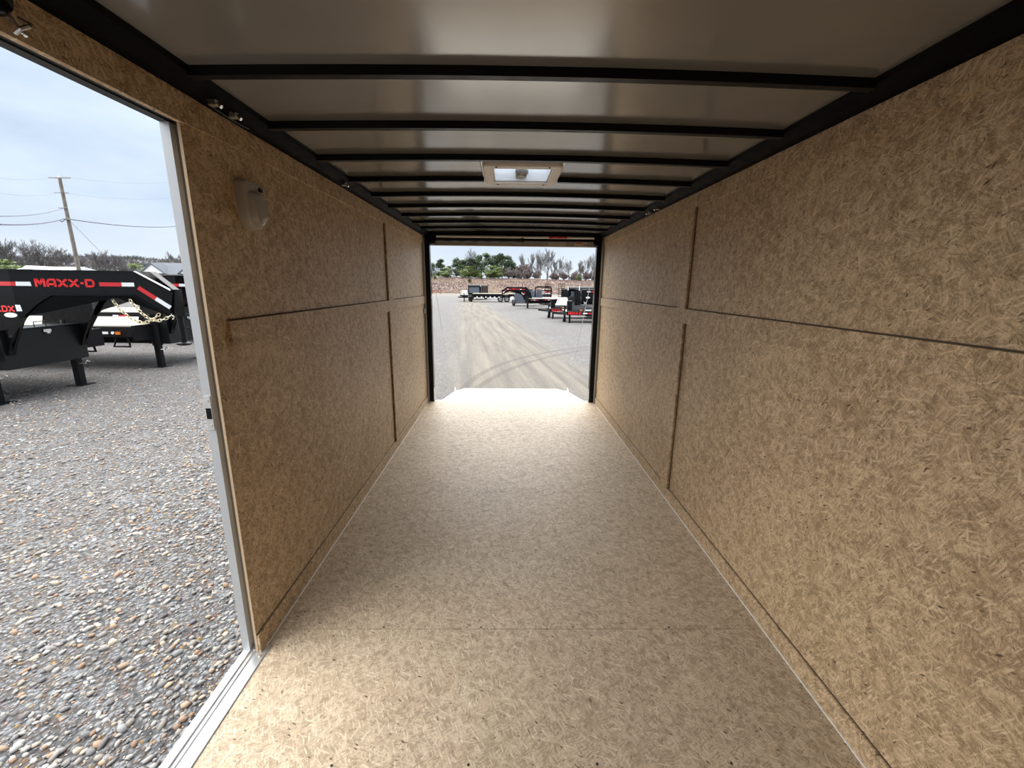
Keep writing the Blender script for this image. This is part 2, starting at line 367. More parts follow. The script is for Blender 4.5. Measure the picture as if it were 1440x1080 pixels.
# lettering: wide block letters drawn as strokes in a unit-high box
GLY = {'M': (1.25, [[(.12, .10), (.12, .88), (.30, .88), (.625, .36), (.95, .88), (1.13, .88), (1.13, .10)]]),
       'A': (1.15, [[(.12, .10), (.12, .60), (.38, .88), (1.03, .88), (1.03, .10)], [(.12, .34), (1.03, .34)]]),
       'X': (1.25, [[(.10, .86), (.22, .86), (1.03, .14), (1.15, .14)], [(.10, .14), (.22, .14), (1.03, .86), (1.15, .86)]]),
       'D': (1.15, [[(.12, .12), (.12, .88), (.80, .88), (1.03, .68), (1.03, .32), (.80, .12), (.12, .12)]]),
       '-': (0.50, [[(.12, .50), (.38, .50)]]), 'L': (0.95, [[(.12, .90), (.12, .12), (.83, .12)]]),
       'W': (1.25, [[(.12, .90), (.12, .12), (.30, .12), (.625, .62), (.95, .12), (1.13, .12), (1.13, .90)]]), 'R': (1.1, [[(.12, .10), (.12, .88), (.98, .88), (.98, .48), (.12, .48)], [(.55, .48), (1.0, .10)]]),
       'N': (1.2, [[(.12, .10), (.12, .88), (1.05, .12), (1.05, .90)]]), 'I': (0.35, [[(.17, .10), (.17, .90)]]), 'G': (1.1, [[(.98, .88), (.12, .88), (.12, .12), (.98, .12), (.98, .5), (.6, .5)]])}
def lettering(bb, text, h, org, ax, up, nrm, width=None, th=0.225, depth=0.002):
    tot = sum(GLY[c][0] + 0.16 for c in text) * h; kx = (width / tot) if width else 1.0
    org, ax, up, nrm = Vector(org), Vector(ax).normalized(), Vector(up).normalized(), Vector(nrm).normalized(); x0 = 0.0; t = th * h / 2
    for c in text:
        w, strokes = GLY[c]
        for st in strokes:
            for (p, q) in zip(st, st[1:]):
                a = Vector(((x0 + p[0]) * h * kx, p[1] * h)); e = Vector(((x0 + q[0]) * h * kx, q[1] * h)); d = (e - a)
                if d.length < 1e-6: continue
                d.normalize(); nn = Vector((-d.y, d.x)); e2 = 0.55
                quad = [a - d * t * e2 + nn * t, a - d * t * e2 - nn * t, e + d * t * e2 - nn * t, e + d * t * e2 + nn * t]
                bb.prism([(k.x, k.y) for k in quad], lambda u, v: org + ax * u + up * v, lambda u, v: org + ax * u + up * v + nrm * depth)
        x0 += w + 0.16
    return bb
def plate(bb, org, ax, up, nrm, u0, u1, v0, v1, depth=0.003):
    org, ax, up, nrm = Vector(org), Vector(ax).normalized(), Vector(up).normalized(), Vector(nrm).normalized()
    return bb.prism([(u0, v0), (u1, v0), (u1, v1), (u0, v1)], lambda u, v: org + ax * u + up * v, lambda u, v: org + ax * u + up * v + nrm * depth)

def gz(y): return -0.48 - 0.009 * min(max(0.0, y - 8.0), 52.0)
XW = 1.032; YR = 5.11; ZT = 1.948
BOW0, BOWS = 1.336, 0.4064
def arch(x): return 1.974 - 0.013 * (x / 0.95) ** 2
# ------------------------------------------------------------------ the trailer shell (setting)
def struct(o, label=None): return tag(o, label, None, None, 'structure')
bb = B()
ys = [-0.60, 0.29, 1.51, 2.729, 3.945, 5.16]
for y0, y1 in zip(ys, ys[1:]):
    bb.box(-1.002 if y0 < 1.0 else -XW + 0.006, XW - 0.006, y0 + 0.0012, y1 - 0.0012, -0.018, 0.0)
bb.box(-XW + 0.006, -1.002, 1.4255, 1.5088, -0.018, 0.0)
bb.box(-1.002, 1.04, -0.6, 5.15, -0.05, -0.020)
struct(bb.done('floor', OSB_FLOOR), 'pale strand board trailer floor with cross seams')
struct(B().box(-1.09, 1.09, -0.6, 5.17, -0.16, -0.052).done('trim_1', BLACK), 'black steel floor frame under the boards')
DY0, DY1 = 0.18, 1.40
# left wall: boards stand behind the surface strips
bb = B().box(-XW - 0.009, -XW, 1.391, 5.02, 0.004, ZT)
struct(bb.done('wall_left', OSB_WX), 'strand board lining of the left side wall')
struct(B().box(-XW - 0.009, -XW, -0.6, DY0, 0.004, ZT).done('wall_left_front', OSB_WX), 'strand board lining ahead of the side door')
struct(B().box(-XW - 0.009, -XW + 0.007, DY0, 1.47, 1.866, ZT).done('trim_2', OSB_TX), 'strand board header over the side door')
struct(B().box(XW, XW + 0.009, -0.6, 5.02, 0.004, ZT).done('wall_right', OSB_WX), 'strand board lining of the right side wall')
struct(B().box(-XW, XW, -0.62, -0.6, 0.0, 2.0).done('wall_front', OSB_WY), 'strand board lining of the front wall')
# outer skins of the side walls
struct(B().box(-1.10, -XW - 0.012, 1.43, 5.16, -0.16, 2.06).box(-1.10, -XW - 0.012, -0.62, DY0 - 0.02, -0.16, 2.06).box(-1.10, -XW - 0.010, DY0 - 0.02, 1.43, 1.90, 2.06).done('wall_left_outside', DARKG), 'outer skin of the left wall')
struct(B().box(XW + 0.012, 1.10, -0.62, 5.16, -0.16, 2.06).done('wall_right_outside', DARKG), 'outer skin of the right wall')
# strips on the walls
T = 0.008
bx = []
for sx_, nm in ((-1, 'left'), (1, 'right')):
    def wb(y0, y1, z0, z1, t=T):
        a, c = sorted((sx_ * XW, sx_ * (XW - t))); return B().box(a, c, y0, y1, z0, z1, 0.0015)
    y_start = 1.391 if sx_ < 0 else -0.6
    struct(wb(y_start, 5.02, 0.003, 0.081, 0.010).done('baseboard_' + nm, OSB_TX), 'strand board kick strip along the %s wall' % nm)
    struct(wb(1.47 if sx_ < 0 else -0.6, 5.02, 1.868, ZT - 0.001).done('trim_3' if sx_ < 0 else 'trim_4', OSB_TX), 'strand board strip along the top of the %s wall' % nm)
    struct(wb(1.476 if sx_ < 0 else -0.6, 5.02, 1.193, 1.281, 0.011).done('trim_5' if sx_ < 0 else 'trim_6', OSB_TX), 'horizontal strand board batten on the %s wall' % nm)
    yv0, yv1 = ((3.497, 3.617) if sx_ < 0 else (2.627, 2.747))
    struct(wb(yv0, yv1, 0.081, 1.193, 0.014).done('trim_7' if sx_ < 0 else 'trim_8', OSB_WX), 'lower vertical batten on the %s wall' % nm)
    struct(wb(yv0, yv1, 1.281, 1.868, 0.014).done('trim_9' if sx_ < 0 else 'trim_10', OSB_WX), 'upper vertical batten on the %s wall' % nm)
    a, c = sorted((sx_ * XW, sx_ * (XW - 0.003)))
    b3 = B()
    for z0, z1 in ((0.083, 1.193), (1.284, 1.868)): b3.box(a, c, yv0 - 0.010, yv0, z0, z1)  # raised dark strips, the shade of the joints put into their colour
    b3.box(a, c, y_start + 0.09, 5.02, 1.281, 1.286).box(a, c, y_start, 5.02, 0.081, 0.0845)
    struct(b3.done('trim_29' if sx_ < 0 else 'trim_30', SEAM), 'dark strip painted as the shaded joint beside the battens on the %s wall' % nm)
    # light caulk line where wall meets floor
    a, c = sorted((sx_ * (XW - 0.010), sx_ * (XW - 0.014)))
    struct(B().box(a, c, y_start + 0.02, 5.05, 0.0, 0.004).done('trim_11' if sx_ < 0 else 'trim_12', WHITE), 'thin white sealant line at the foot of the %s wall' % nm)
    # black top rail
    a, c = sorted((sx_ * 0.948, sx_ * 1.09))
    b2 = B(); prof = [(1.036, 1.949), (1.000, 1.953), (0.955, 1.972), (0.948, 1.985), (0.948, 2.05), (1.09, 2.05), (1.09, 1.949)]
    b2.prism(prof, lambda u, v: (sx_ * u, -0.6, v), lambda u, v: (sx_ * u, 5.15, v))
    struct(b2.done('trim_13' if sx_ < 0 else 'trim_14', RAILB), 'black steel top rail over the %s wall' % nm)
struct(B().box(-XW - 0.0085, -XW + 0.0002, 1.3895, 1.3915, 0.01, 1.866).done('trim_15', OSB_EDGE), 'raw cut edge of the left lining beside the side door')
struct(B().box(-XW - 0.009, -XW + 0.007, DY0, 1.40, 1.8635, 1.8668).done('trim_16', OSB_EDGE), 'raw cut edge of the header over the side door')
# ceiling skin in strips, with the hole for the vent
bb = B(); VX, VY0, VY1 = 0.178, 2.262, 2.618
xs = [-0.97, -0.75, -0.55, -0.36, -VX, VX, 0.36, 0.55, 0.75, 0.97]; yy = [-0.62, VY0, VY1, 5.15]
for y0, y1 in zip(yy, yy[1:]):
    for x0, x1 in zip(xs, xs[1:]):
        if y0 == VY0 and x0 == -VX: continue
        p = [(x0, y0), (x1, y0), (x1, y1), (x0, y1)]
        bb.prism(p, lambda u, v: (u, v, arch(u) + 0.0255), lambda u, v: (u, v, arch(u) + 0.036))
bmesh.ops.remove_doubles(bb.bm, verts=bb.bm.verts, dist=1e-4)
ceil = struct(bb.done('ceiling', ROOFSKIN, smooth=True), 'pale grey painted roof skin over the bows')
ORD = ['first', 'second', 'third', 'fourth', 'fifth', 'sixth', 'seventh', 'eighth', 'ninth', 'tenth', 'eleventh', 'twelfth', 'thirteenth', 'fourteenth', 'fifteenth', 'sixteenth', 'seventeenth', 'eighteenth', 'nineteenth', 'twentieth']
for j in range(-4, 10):
    y0 = BOW0 + j * BOWS
    bb = B(); segs = [(-0.955, 0.955)] if j != 3 else [(-0.955, -0.205), (0.205, 0.955)]
    for a, c in segs:
        n = 12; q = [a + (c - a) * i / n for i in range(n + 1)]
        for x0, x1 in zip(q, q[1:]):
            bb.prism([(x0, arch(x0)), (x1, arch(x1)), (x1, arch(x1) + 0.0255), (x0, arch(x0) + 0.0255)], lambda u, v: (u, y0, v), lambda u, v: (u, y0 + 0.027, v))
    bmesh.ops.remove_doubles(bb.bm, verts=bb.bm.verts, dist=1e-5)
    o = struct(bb.done('roof_bow', BLACK), None); o['group'] = 'black roof bows under the ceiling'
    o['label'] = ('%s black steel roof bow counted from the camera towards the rear opening' % ORD[j]) if j >= 0 else 'black steel roof bow overhead, out of the picture behind the camera'
# rear frame: posts, header, sill
for sx_, nm, num in ((-1, 'left', 17), (1, 'right', 19)):
    a, c = sorted((sx_ * 0.958, sx_ * 1.02))
    struct(B().box(a, c, 5.085, 5.165, -0.05, 1.95, 0.004).done('trim_%d' % num, BLACKG), 'black rear door post on the %s' % nm)
    a, c = sorted((sx_ * 1.012, sx_ * 1.036))
    struct(B().box(a, c, 5.018, 5.09, 0.0, 1.95).done('trim_%d' % (num + 1), ALUG), 'grey filler between wall lining and the %s rear post' % nm)
    a, c = sorted((sx_ * 1.02, sx_ * 1.10))
    struct(B().box(a, c, 5.085, 5.165, -0.16, 2.06).done('trim_%d' % (num + 6), DARKG), 'rear corner skin on the %s' % nm)
struct(B().box(-1.02, 1.02, 5.10, 5.165, 1.848, 1.905).done('trim_21', pm('header_metal', (0.40, 0.365, 0.32), 0.5)), 'pale metal header across the rear opening')
struct(B().box(-1.09, 1.09, 5.09, 5.165, 1.905, 2.06).done('trim_22', BLACK), 'black steel header across the rear opening')
struct(B().box(-1.02, 1.02, 5.145, 5.175, -0.16, -0.004).done('trim_27', ALU), 'metal sill at the rear edge of the floor')
# side door frame
d1 = B().box(-1.100, -1.072, 1.402, 1.45, -0.05, 1.90).done('door_1', ALUW); struct(d1, 'white aluminium frame of the side doorway')
B().box(-1.072, -1.0415, 1.424, 1.45, -0.02, 1.87).done('jamb_return', ALUG, d1)['label'] = 'recessed return of the door frame, its shade painted grey'  # grey stands for the same aluminium lying in shade
B().box(-1.100, -1.072, DY0 - 0.03, 1.45, 1.868, 1.905).done('head_frame', DARKG, d1)
B().box(-1.072, -1.0415, DY0 - 0.03, 1.45, 1.872, 1.905).done('head_return', DARKG, d1)
B().box(-1.100, -1.0415, DY0 - 0.05, DY0 - 0.02, -0.05, 1.90).done('front_frame', ALUW, d1)
bb = B(); prof = [(-1.098, -0.05), (-1.098, 0.004), (-1.070, 0.006), (-1.064, 0.001), (-1.056, 0.001), (-1.052, 0.006), (-1.046, 0.003), (-1.038, 0.003), (-1.034, 0.006), (-1.004, 0.005), (-1.000, 0.0005), (-1.000, -0.019), (-1.09, -0.05)]
bb.prism(prof, lambda u, v: (u, DY0 - 0.05, v), lambda u, v: (u, 1.403, v))
bb.box(-1.075, -1.000, 1.403, 1.424, -0.02, 0.0045)
bb.done('threshold', ALU, d1)['label'] = 'bright grooved aluminium threshold'
sp = B().prism([(-1.097, 0.915), (-1.0745, 0.915), (-1.0745, 1.035), (-1.097, 1.035)], lambda u, v: (u, 1.402, v), lambda u, v: (u, 1.3985, v)).done('strike_plate', CHROME, d1)
B().box(-1.093, -1.077, 1.397, 1.3983, 0.955, 0.993).done('latch_slot', BLACK, sp)
bb = B()
for z in (0.930, 1.018): bb.cyl((-1.085, 1.3985, z), (-1.085, 1.3965, z), 0.0052, 10)
bb.done('screw', CHROME, sp)
bb = B(); bb.cyl((-1.018, 1.375, 0.004), (-1.018, 1.375, 0.008), 0.006, 10).done('threshold_screw', CHROME, d1)
for i, y in enumerate((0.66, 1.0)): B().cyl((-1.018, y, 0.004), (-1.018, y, 0.0075), 0.006, 10).done('threshold_screw', CHROME, d1)
# floor screws
bb = B()
for x in (-0.60, -0.19, 0.20, 0.61):
    for y in (0.99, 1.52, 2.715, 2.75): bb.cyl((x + 0.02 * math.sin(9 * y), y, 0.0), (x + 0.02 * math.sin(9 * y), y, 0.0009), 0.0042, 8)
struct(bb.done('trim_28', DARKG), 'small dark screw heads in the floor')

# ------------------------------------------------------------------ fittings inside the trailer
lt = thing('wall_light', 'off-white plastic dome lamp low-profile on the left wall beside the side door', 'lamp', (-XW, 1.679, 1.598))
def dome(w0, z0, z1, flat):
    pts = []; n = 14; hw = w0 / 2
    for i in range(n + 1):
        a = PI + PI * i / n; pts.append((hw * math.cos(a), z0 + (hw * 1.25) * (1 + math.sin(a))))
    rc = 0.018
    for i in range(6):
        a = i * PI / 10; pts.append((hw - rc + rc * math.cos(a), z1 - rc + rc * math.sin(a)))
    for i in range(6):
        a = PI / 2 + i * PI / 10; pts.append((-hw + rc + rc * math.cos(a), z1 - rc + rc * math.sin(a)))
    return pts
def loft(layers, name, m, parent):
    b2 = B(); rings = [b2._v([(x, y, z) for (y, z) in pts]) for (x, pts) in layers]
    for r0, r1 in zip(rings, rings[1:]): b2.bridge(r0, r1)
    b2.bm.faces.new(rings[0][::-1]); b2.bm.faces.new(rings[-1]); return b2.done(name, m, parent, True)
def sc(pts, k, cz=0.085): return [(y * k, cz + (z - cz) * k) for y, z in pts]
base = dome(0.124, 0.0, 0.17, 0)
loft([(0.0, base), (0.022, sc(base, 0.99)), (0.034, sc(base, 0.93)), (0.037, sc(base, 0.86))], 'lamp_housing', LAMPC, lt)
lens = [(y * 0.80, z) for y, z in dome(0.124, 0.012, 0.132, 0)]
loft([(0.030, lens), (0.046, sc(lens, 0.95, 0.07)), (0.054, sc(lens, 0.82, 0.07)), (0.056, sc(lens, 0.6, 0.07))], 'lamp_lens', LAMPL, lt)['label'] = 'translucent ribbed lens'
B().box(0.037, 0.045, 0.022, 0.040, 0.138, 0.152, 0.002).done('switch', DARKG, lt)

vt = thing('roof_vent', 'square cream-framed roof vent with a translucent lid and crank', 'roof vent', (0.0, 2.44, 1.972))
def frame(bb, ox, oy, ix, iy, z0, z1, rad=0.03):
    def rr(hx, hy, r):
        pts = []
        for cx, cy, a0 in ((hx - r, hy - r, 0), (-hx + r, hy - r, PI / 2), (-hx + r, -hy + r, PI), (hx - r, -hy + r, 1.5 * PI)):
            for i in range(5): a = a0 + i * PI / 8; pts.append((cx + r * math.cos(a), cy + r * math.sin(a)))
        return pts
    o_, i_ = rr(ox, oy, rad), rr(ix, iy, 0.012); n = len(o_)
    L = [bb._v([(x, y, z) for x, y in q]) for q, z in ((o_, z1), (o_, z0 + 0.006), ([(x * 0.975, y * 0.975) for x, y in o_], z0), (i_, z0), (i_, z1))]
    for a, c in zip(L, L[1:] + L[:1]): bb.bridge(a, c)
    return bb
frame(B(), 0.199, 0.199, 0.150, 0.150, 0.0, 0.026, 0.03).done('vent_frame', VENTC, vt, True)
frame(B(), 0.212, 0.196, 0.19, 0.18, 0.020, 0.027, 0.006).done('vent_flange', ALU, vt)['label'] = 'thin bare metal flange showing past the frame'
frame(B(), 0.152, 0.152, 0.142, 0.142, 0.010, 0.085, 0.02).done('vent_shaft', WHITE, vt)
bb = B().box(-0.175, 0.175, -0.175, 0.175, 0.088, 0.093, 0.002); bb.box(-0.18, 0.18, -0.18, -0.172, 0.07, 0.093).box(-0.18, 0.18, 0.172, 0.18, 0.07, 0.093)
lid = bb.done('vent_lid', LID, vt)
bb = B().box(-0.140, 0.140, 0.050, 0.058, 0.070, 0.076); bb.done('lift_arm', ALUG, vt)
bb = B().lathe([(0.010, -0.012), (0.020, -0.012), (0.034, 0.006), (0.035, 0.016), (0.020, 0.022), (0.008, 0.026), (0.008, 0.07)], (0, -0.02, 0.008), (0, 0, 1), 16)
kn = bb.done('crank_knob', ALUG, vt, True)
bb = B().box(-0.03, 0.03, 0.10, 0.15, 0.03, 0.07, 0.004); bb.done('crank_housing', ALUG, vt)
for x, y in ((-0.13, -0.185), (0.13, -0.185), (-0.13, 0.185), (0.13, 0.185)): B().cyl((x, y, 0.001), (x, y, -0.003), 0.005, 8).done('screw', DARKG, vt)

# spring tube over the rear door
st = thing('ramp_spring', 'pale torsion spring tube with black sleeve across the top of the rear opening', 'spring', (0, 5.03, 1.93))
B().cyl((-0.87, 0, 0.008), (0.91, 0, 0.008), 0.013, 16).done('spring_tube', WHITE, st, True)
bb = B(); random.seed(4)
pts = [(-0.87 + 0.0485 * i, 0.012, -0.028 + 0.004 * math.sin(i * 1.9)) for i in range(21)]
bb.tube(pts, [0.020 + 0.003 * math.sin(i * 2.3) for i in range(21)], 12); bb.done('spring_sleeve', DARKG, st, True)
B().cyl((0.10, 0.012, -0.024), (0.90, 0.012, -0.024), 0.010, 12).done('spring_shaft', BLACK, st, True)
B().cyl((0.095, 0.0, -0.026), (0.110, 0.0, -0.026), 0.028, 16).done('collar', BLACK, st)
for x in (-0.915, 0.945):
    o = B().box(x - 0.022, x + 0.022, -0.03, 0.05, -0.075, 0.03, 0.005).box(x - 0.035, x + 0.035, -0.01, 0.03, -0.055, -0.03, 0.004).cyl((x, -0.05, 0.0), (x, 0.04, 0.0), 0.024, 12).done('end_bracket', BLACK, st)
wl = B().box(0.40, 0.60, -0.0165, -0.0145, -0.003, 0.019).done('warning_label', RED, st)
lb = B(); lettering(lb, 'WARNING', 0.0085, (0.435, -0.0166, 0.004), (1, 0, 0), (0, 0, 1), (0, -1, 0), 0.145, 0.2, 0.0006); lb.done('warning_lettering', WHITE, wl)
tag(B().box(0.40, 0.60, 5.0985, 5.1, 1.853, 1.898).done('sticker', pm('faded_paper', (0.62, 0.55, 0.46), 0.6)), 'faded blank paper sticker on the rear header', 'sticker')
s2 = B().box(0.70, 0.845, 5.0985, 5.1, 1.852, 1.900).done('warning_sticker', CREAM)
B().box(0.71, 0.79, 5.0975, 5.0984, 1.884, 1.895).done('red_band', RED, s2); B().box(0.805, 0.835, 5.0975, 5.0984, 1.866, 1.874).done('red_mark', RED, s2)
tag(s2, 'small pale sticker with a red band at the right end of the rear header', 'sticker')
# cables of the ramp
for sx_, nm in ((-1, 'left'), (1, 'right')):
    pts = [(sx_ * 0.985, 5.19 + 1.81 * t, 1.80 - 2.12 * t) for t in [i / 12 for i in range(13)]]
    tag(B().tube(pts, 0.0035, 6).done('ramp_cable', ALU), 'thin steel ramp cable hanging beside the %s rear post' % nm, 'cable', None)
# ramp door
rd = thing('ramp_door', 'pale wooden ramp door lowered to the gravel behind the floor', 'ramp door', (0.025, 5.185, -0.03))
dz = (-0.33 + 0.03) / (7.0 - 5.185)
def slab(y0, y1, x0, x1, x2, x3, za, zb, th, bb=None):
    bb = bb or B(); bb.prism([(x0, y0), (x1, y0), (x2, y1), (x3, y1)], lambda u, v: (u, v, za + (zb - za) * (v - y0) / (y1 - y0) - th), lambda u, v: (u, v, za + (zb - za) * (v - y0) / (y1 - y0))); return bb
PALE = osb('ramp_board', 'Z', 8.8, (0.30, 0.275, 0.23), (0.40, 0.38, 0.34), 0.6)
slab(0.012, 1.815, -0.915, 0.915, 0.915, -0.915, -0.004, -0.30, 0.03).done('ramp_board', PALE, rd)
bb = slab(0.0, 1.815, -0.932, -0.915, -0.915, -0.932, 0.0, -0.297, 0.04); slab(0.0, 1.815, 0.915, 0.932, 0.932, 0.915, 0.0, -0.297, 0.04, bb); slab(1.815, 1.84, -0.932, 0.932, 0.932, -0.932, -0.297, -0.301, 0.04, bb)
bb.done('ramp_edge', ALUW, rd)
slab(1.845, 2.5, -0.90, 0.90, 0.86, -0.86, -0.306, -0.432, 0.016).done('ramp_flap', PALE, rd)
B().cyl((-0.93, -0.012, -0.012), (0.93, -0.012, -0.012), 0.012, 10).done('hinge', BLACK, rd)
for x in (-0.945, 0.945): B().tube([(x, 1.70, -0.28), (x, 1.76, -0.24), (x, 1.82, -0.26), (x, 1.80, -0.30)], 0.007, 6).done('cable_hook', CHROME, rd)

# door hold-back on the header (top left corner), clips on the rails, plug on the left post
hk = thing('door_hook', 'black rubber and chrome door hold-back hook on the side door header', 'hook', (-XW + 0.008, 0.93, 1.895))
B().lathe([(0.030, 0.0), (0.030, 0.010), (0.024, 0.020), (0.010, 0.024)], (0, -0.005, 0.02), (1, 0, 0), 20).done('hook_base', BLACKG, hk, True)
bb = B(); bb.tube([(0.012, 0.030, 0.002), (0.030, 0.034, -0.008), (0.036, 0.022, -0.016), (0.030, 0.012, -0.024), (0.016, 0.014, -0.03)], 0.004, 8)
bb.tube([(0.016, 0.036, -0.002), (0.028, 0.020, -0.032)], 0.003, 8); bb.tube([(0.014, 0.010, 0.0), (0.028, 0.016, -0.03)], 0.003, 8); bb.done('spring_clip', CHROME, hk, True)
for k, (sx_, y, nm) in enumerate(((-1, 1.485, 'left rail, nearest the side door header'), (-1, 1.585, 'left rail, just past the header end'), (-1, 2.57, 'left rail, half way along'), (1, 3.18, 'right rail, half way along'), (1, 3.36, 'right rail, further back of two'))):
    o = B().box(sx_ * 0.985 - 0.012, sx_ * 0.985 + 0.012, y - 0.010, y + 0.010, 1.940, 1.958, 0.003).cyl((sx_ * 0.975, y, 1.948), (sx_ * 0.962, y, 1.938), 0.006, 8).done('wire_clip', CHROME)
    tag(o, 'small shiny wire clip on the black ' + nm, 'clip', 'wire clips on the rails')
tag(B().tube([(-1.008, 1.50 + 0.03 * i, 1.949 - 0.004 * math.sin(i * PI / 7)) for i in range(8)], 0.003, 6).done('lamp_wire', DARKG), 'thin dark wire drooping along the left rail between two clips', 'wire')
tag(B().tube([(1.010, 3.36 + 0.12 * i, 1.950 - 0.008 * math.sin(i * PI / 10)) for i in range(11)], 0.003, 6).done('lamp_wire', DARKG), 'thin dark wire drooping along the right rail towards the rear', 'wire')
pg = thing('tie_plug', 'small grey round fitting on the left wall just before the rear opening', 'fitting', (-XW, 5.0, 1.11))
B().lathe([(0.032, 0.0), (0.032, 0.012), (0.022, 0.020)], (0, 0, 0), (1, 0, 0), 18).done('plug_body', ALUG, pg, True)

# ------------------------------------------------------------------ ground, lane, hills (setting)
def grid(name, xs, ys, zf, m):
    verts = [(x, y, zf(x, y)) for y in ys for x in xs]; n = len(xs)
    faces = [(j * n + i, j * n + i + 1, (j + 1) * n + i + 1, (j + 1) * n + i) for j in range(len(ys) - 1) for i in range(n - 1)]
    o = raw_mesh(name, verts, faces, m); o.data.polygons.foreach_set('use_smooth', [True] * len(faces)); return o
gx = [-140, -110, -80, -60, -45, -32, -24, -18] + [-14 + i for i in range(29)] + [18, 24, 32, 45, 60, 80, 100]
gy = [-40, -25, -15, -10] + [-6 + i for i in range(22)] + [18, 21, 25, 30, 36, 43, 51, 60, 72, 86, 102, 126]
def ground_z(x, y): return gz(y) + (0.012 * mnoise.noise(Vector((x * 0.35, y * 0.35, 0.0))) if -14 < x < 15 and y < 16 else 0.0)
struct(grid('ground', gx, gy, ground_z, GRAVEL), 'grey gravel yard with a pale dirt lane')
def hz(x, y):
    t = max(0.0, min(1.0, (y - 118.0) / 55.0)); t = t * t * (3 - 2 * t)
    nz = mnoise.fractal(Vector((x * 0.04, y * 0.05, 3.0)), 1.0, 2.0, 4)
    top = 3.9 - 0.006 * (x + 12) + (-1.2 if x < -28 else 0) * min(1, (-28 - x) / 15 if x < -28 else 0)
    return -1.1 + t * (top + 0.95) + nz * 0.5 * t
struct(grid('hillside', [-70 + 2.2 * i for i in range(72)], [116 + 2.2 * i for i in range(34)], hz, HILL), 'brown brushy hillside behind the yard')
def hz2(x, y):
    # wooded ridge to the left
    d = (-x - 62.0) * 0.35 + (y - 62) * 0.94; t = max(0.0, min(1.0, d / 48.0)); t = t * t * (3 - 2 * t)
    nz = mnoise.fractal(Vector((x * 0.10, y * 0.10, 7.0)), 0.9, 2.0, 5)
    return -1.2 + t * 7.0 + nz * (0.15 + 0.9 * t)
struct(grid('ridge', [-215 + 2.4 * i for i in range(72)], [56 + 2.4 * i for i in range(34)], hz2, FARH), 'hazy wooded ridge beyond the yard on the left')

random.seed(11)
# loose stones close to the doorway, every stone a shaped pebble of one loose layer
def pebbles(n, x0, x1, y0, y1, r0, r1, pal):
    t = (1 + 5 ** 0.5) / 2
    ico = [Vector(v).normalized() for v in ((-1, t, 0), (1, t, 0), (-1, -t, 0), (1, -t, 0), (0, -1, t), (0, 1, t), (0, -1, -t), (0, 1, -t), (t, 0, -1), (t, 0, 1), (-t, 0, -1), (-t, 0, 1))]
    fc = [(0, 11, 5), (0, 5, 1), (0, 1, 7), (0, 7, 10), (0, 10, 11), (1, 5, 9), (5, 11, 4), (11, 10, 2), (10, 7, 6), (7, 1, 8), (3, 9, 4), (3, 4, 2), (3, 2, 6), (3, 6, 8), (3, 8, 9), (4, 9, 5), (2, 4, 11), (6, 2, 10), (8, 6, 7), (9, 8, 1)]
    vs, fs, ts = [], [], []
    for _ in range(n):
        u = random.random() ** 2.0; x = x1 + (x0 - x1) * u; y = y0 + (y1 - y0) * random.random() ** 1.25
        if random.random() < max(0.0, (y - 4.0) / 6.5) or (y > 4.5 and x > -1.2 - (y - 4.5) * 0.9): continue
        r = r0 + (r1 - r0) * random.random() ** 4.0; a = random.uniform(0, PI); ca, sa = math.cos(a), math.sin(a)
        ex, ey, ez = random.uniform(0.8, 1.5), random.uniform(0.7, 1.0), random.uniform(0.45, 0.75)
        col = random.choice(pal); k = random.uniform(0.70, 1.22); col = tuple(min(1, c * k) for c in col); i0 = len(vs)
        tx, ty = random.uniform(-0.35, 0.35), random.uniform(-0.35, 0.35)
        for v in ico:
            j = random.uniform(0.82, 1.14); px, py, pz = v.x * ex * j, v.y * ey * j, v.z * ez * j
            pz += px * tx + py * ty
            vs.append((x + r * (px * ca - py * sa), y + r * (px * sa + py * ca), ground_z(x, y) + r * (pz + ez * 0.35))); ts.append(col)
        fs.extend([(a_ + i0, b_ + i0, c_ + i0) for a_, b_, c_ in fc])
    return vs, fs, ts
PAL = [(0.24, 0.24, 0.24), (0.33, 0.33, 0.32), (0.17, 0.17, 0.175), (0.34, 0.24, 0.17), (0.29, 0.185, 0.125), (0.40, 0.39, 0.37), (0.30, 0.275, 0.24), (0.13, 0.12, 0.12), (0.44, 0.36, 0.28), (0.25, 0.235, 0.22), (0.28, 0.27, 0.26), (0.21, 0.20, 0.19), (0.24, 0.22, 0.195)]
v, f, t_ = pebbles(92000, -10.5, -1.14, 0.0, 10.5, 0.0042, 0.022, PAL)
o = raw_mesh('loose_stones', v, f, STONE, t_); o.data.polygons.foreach_set('use_smooth', [True] * len(f))
tag(o, 'loose rounded stones on the gravel just outside the side door', 'stones', None, 'stuff')

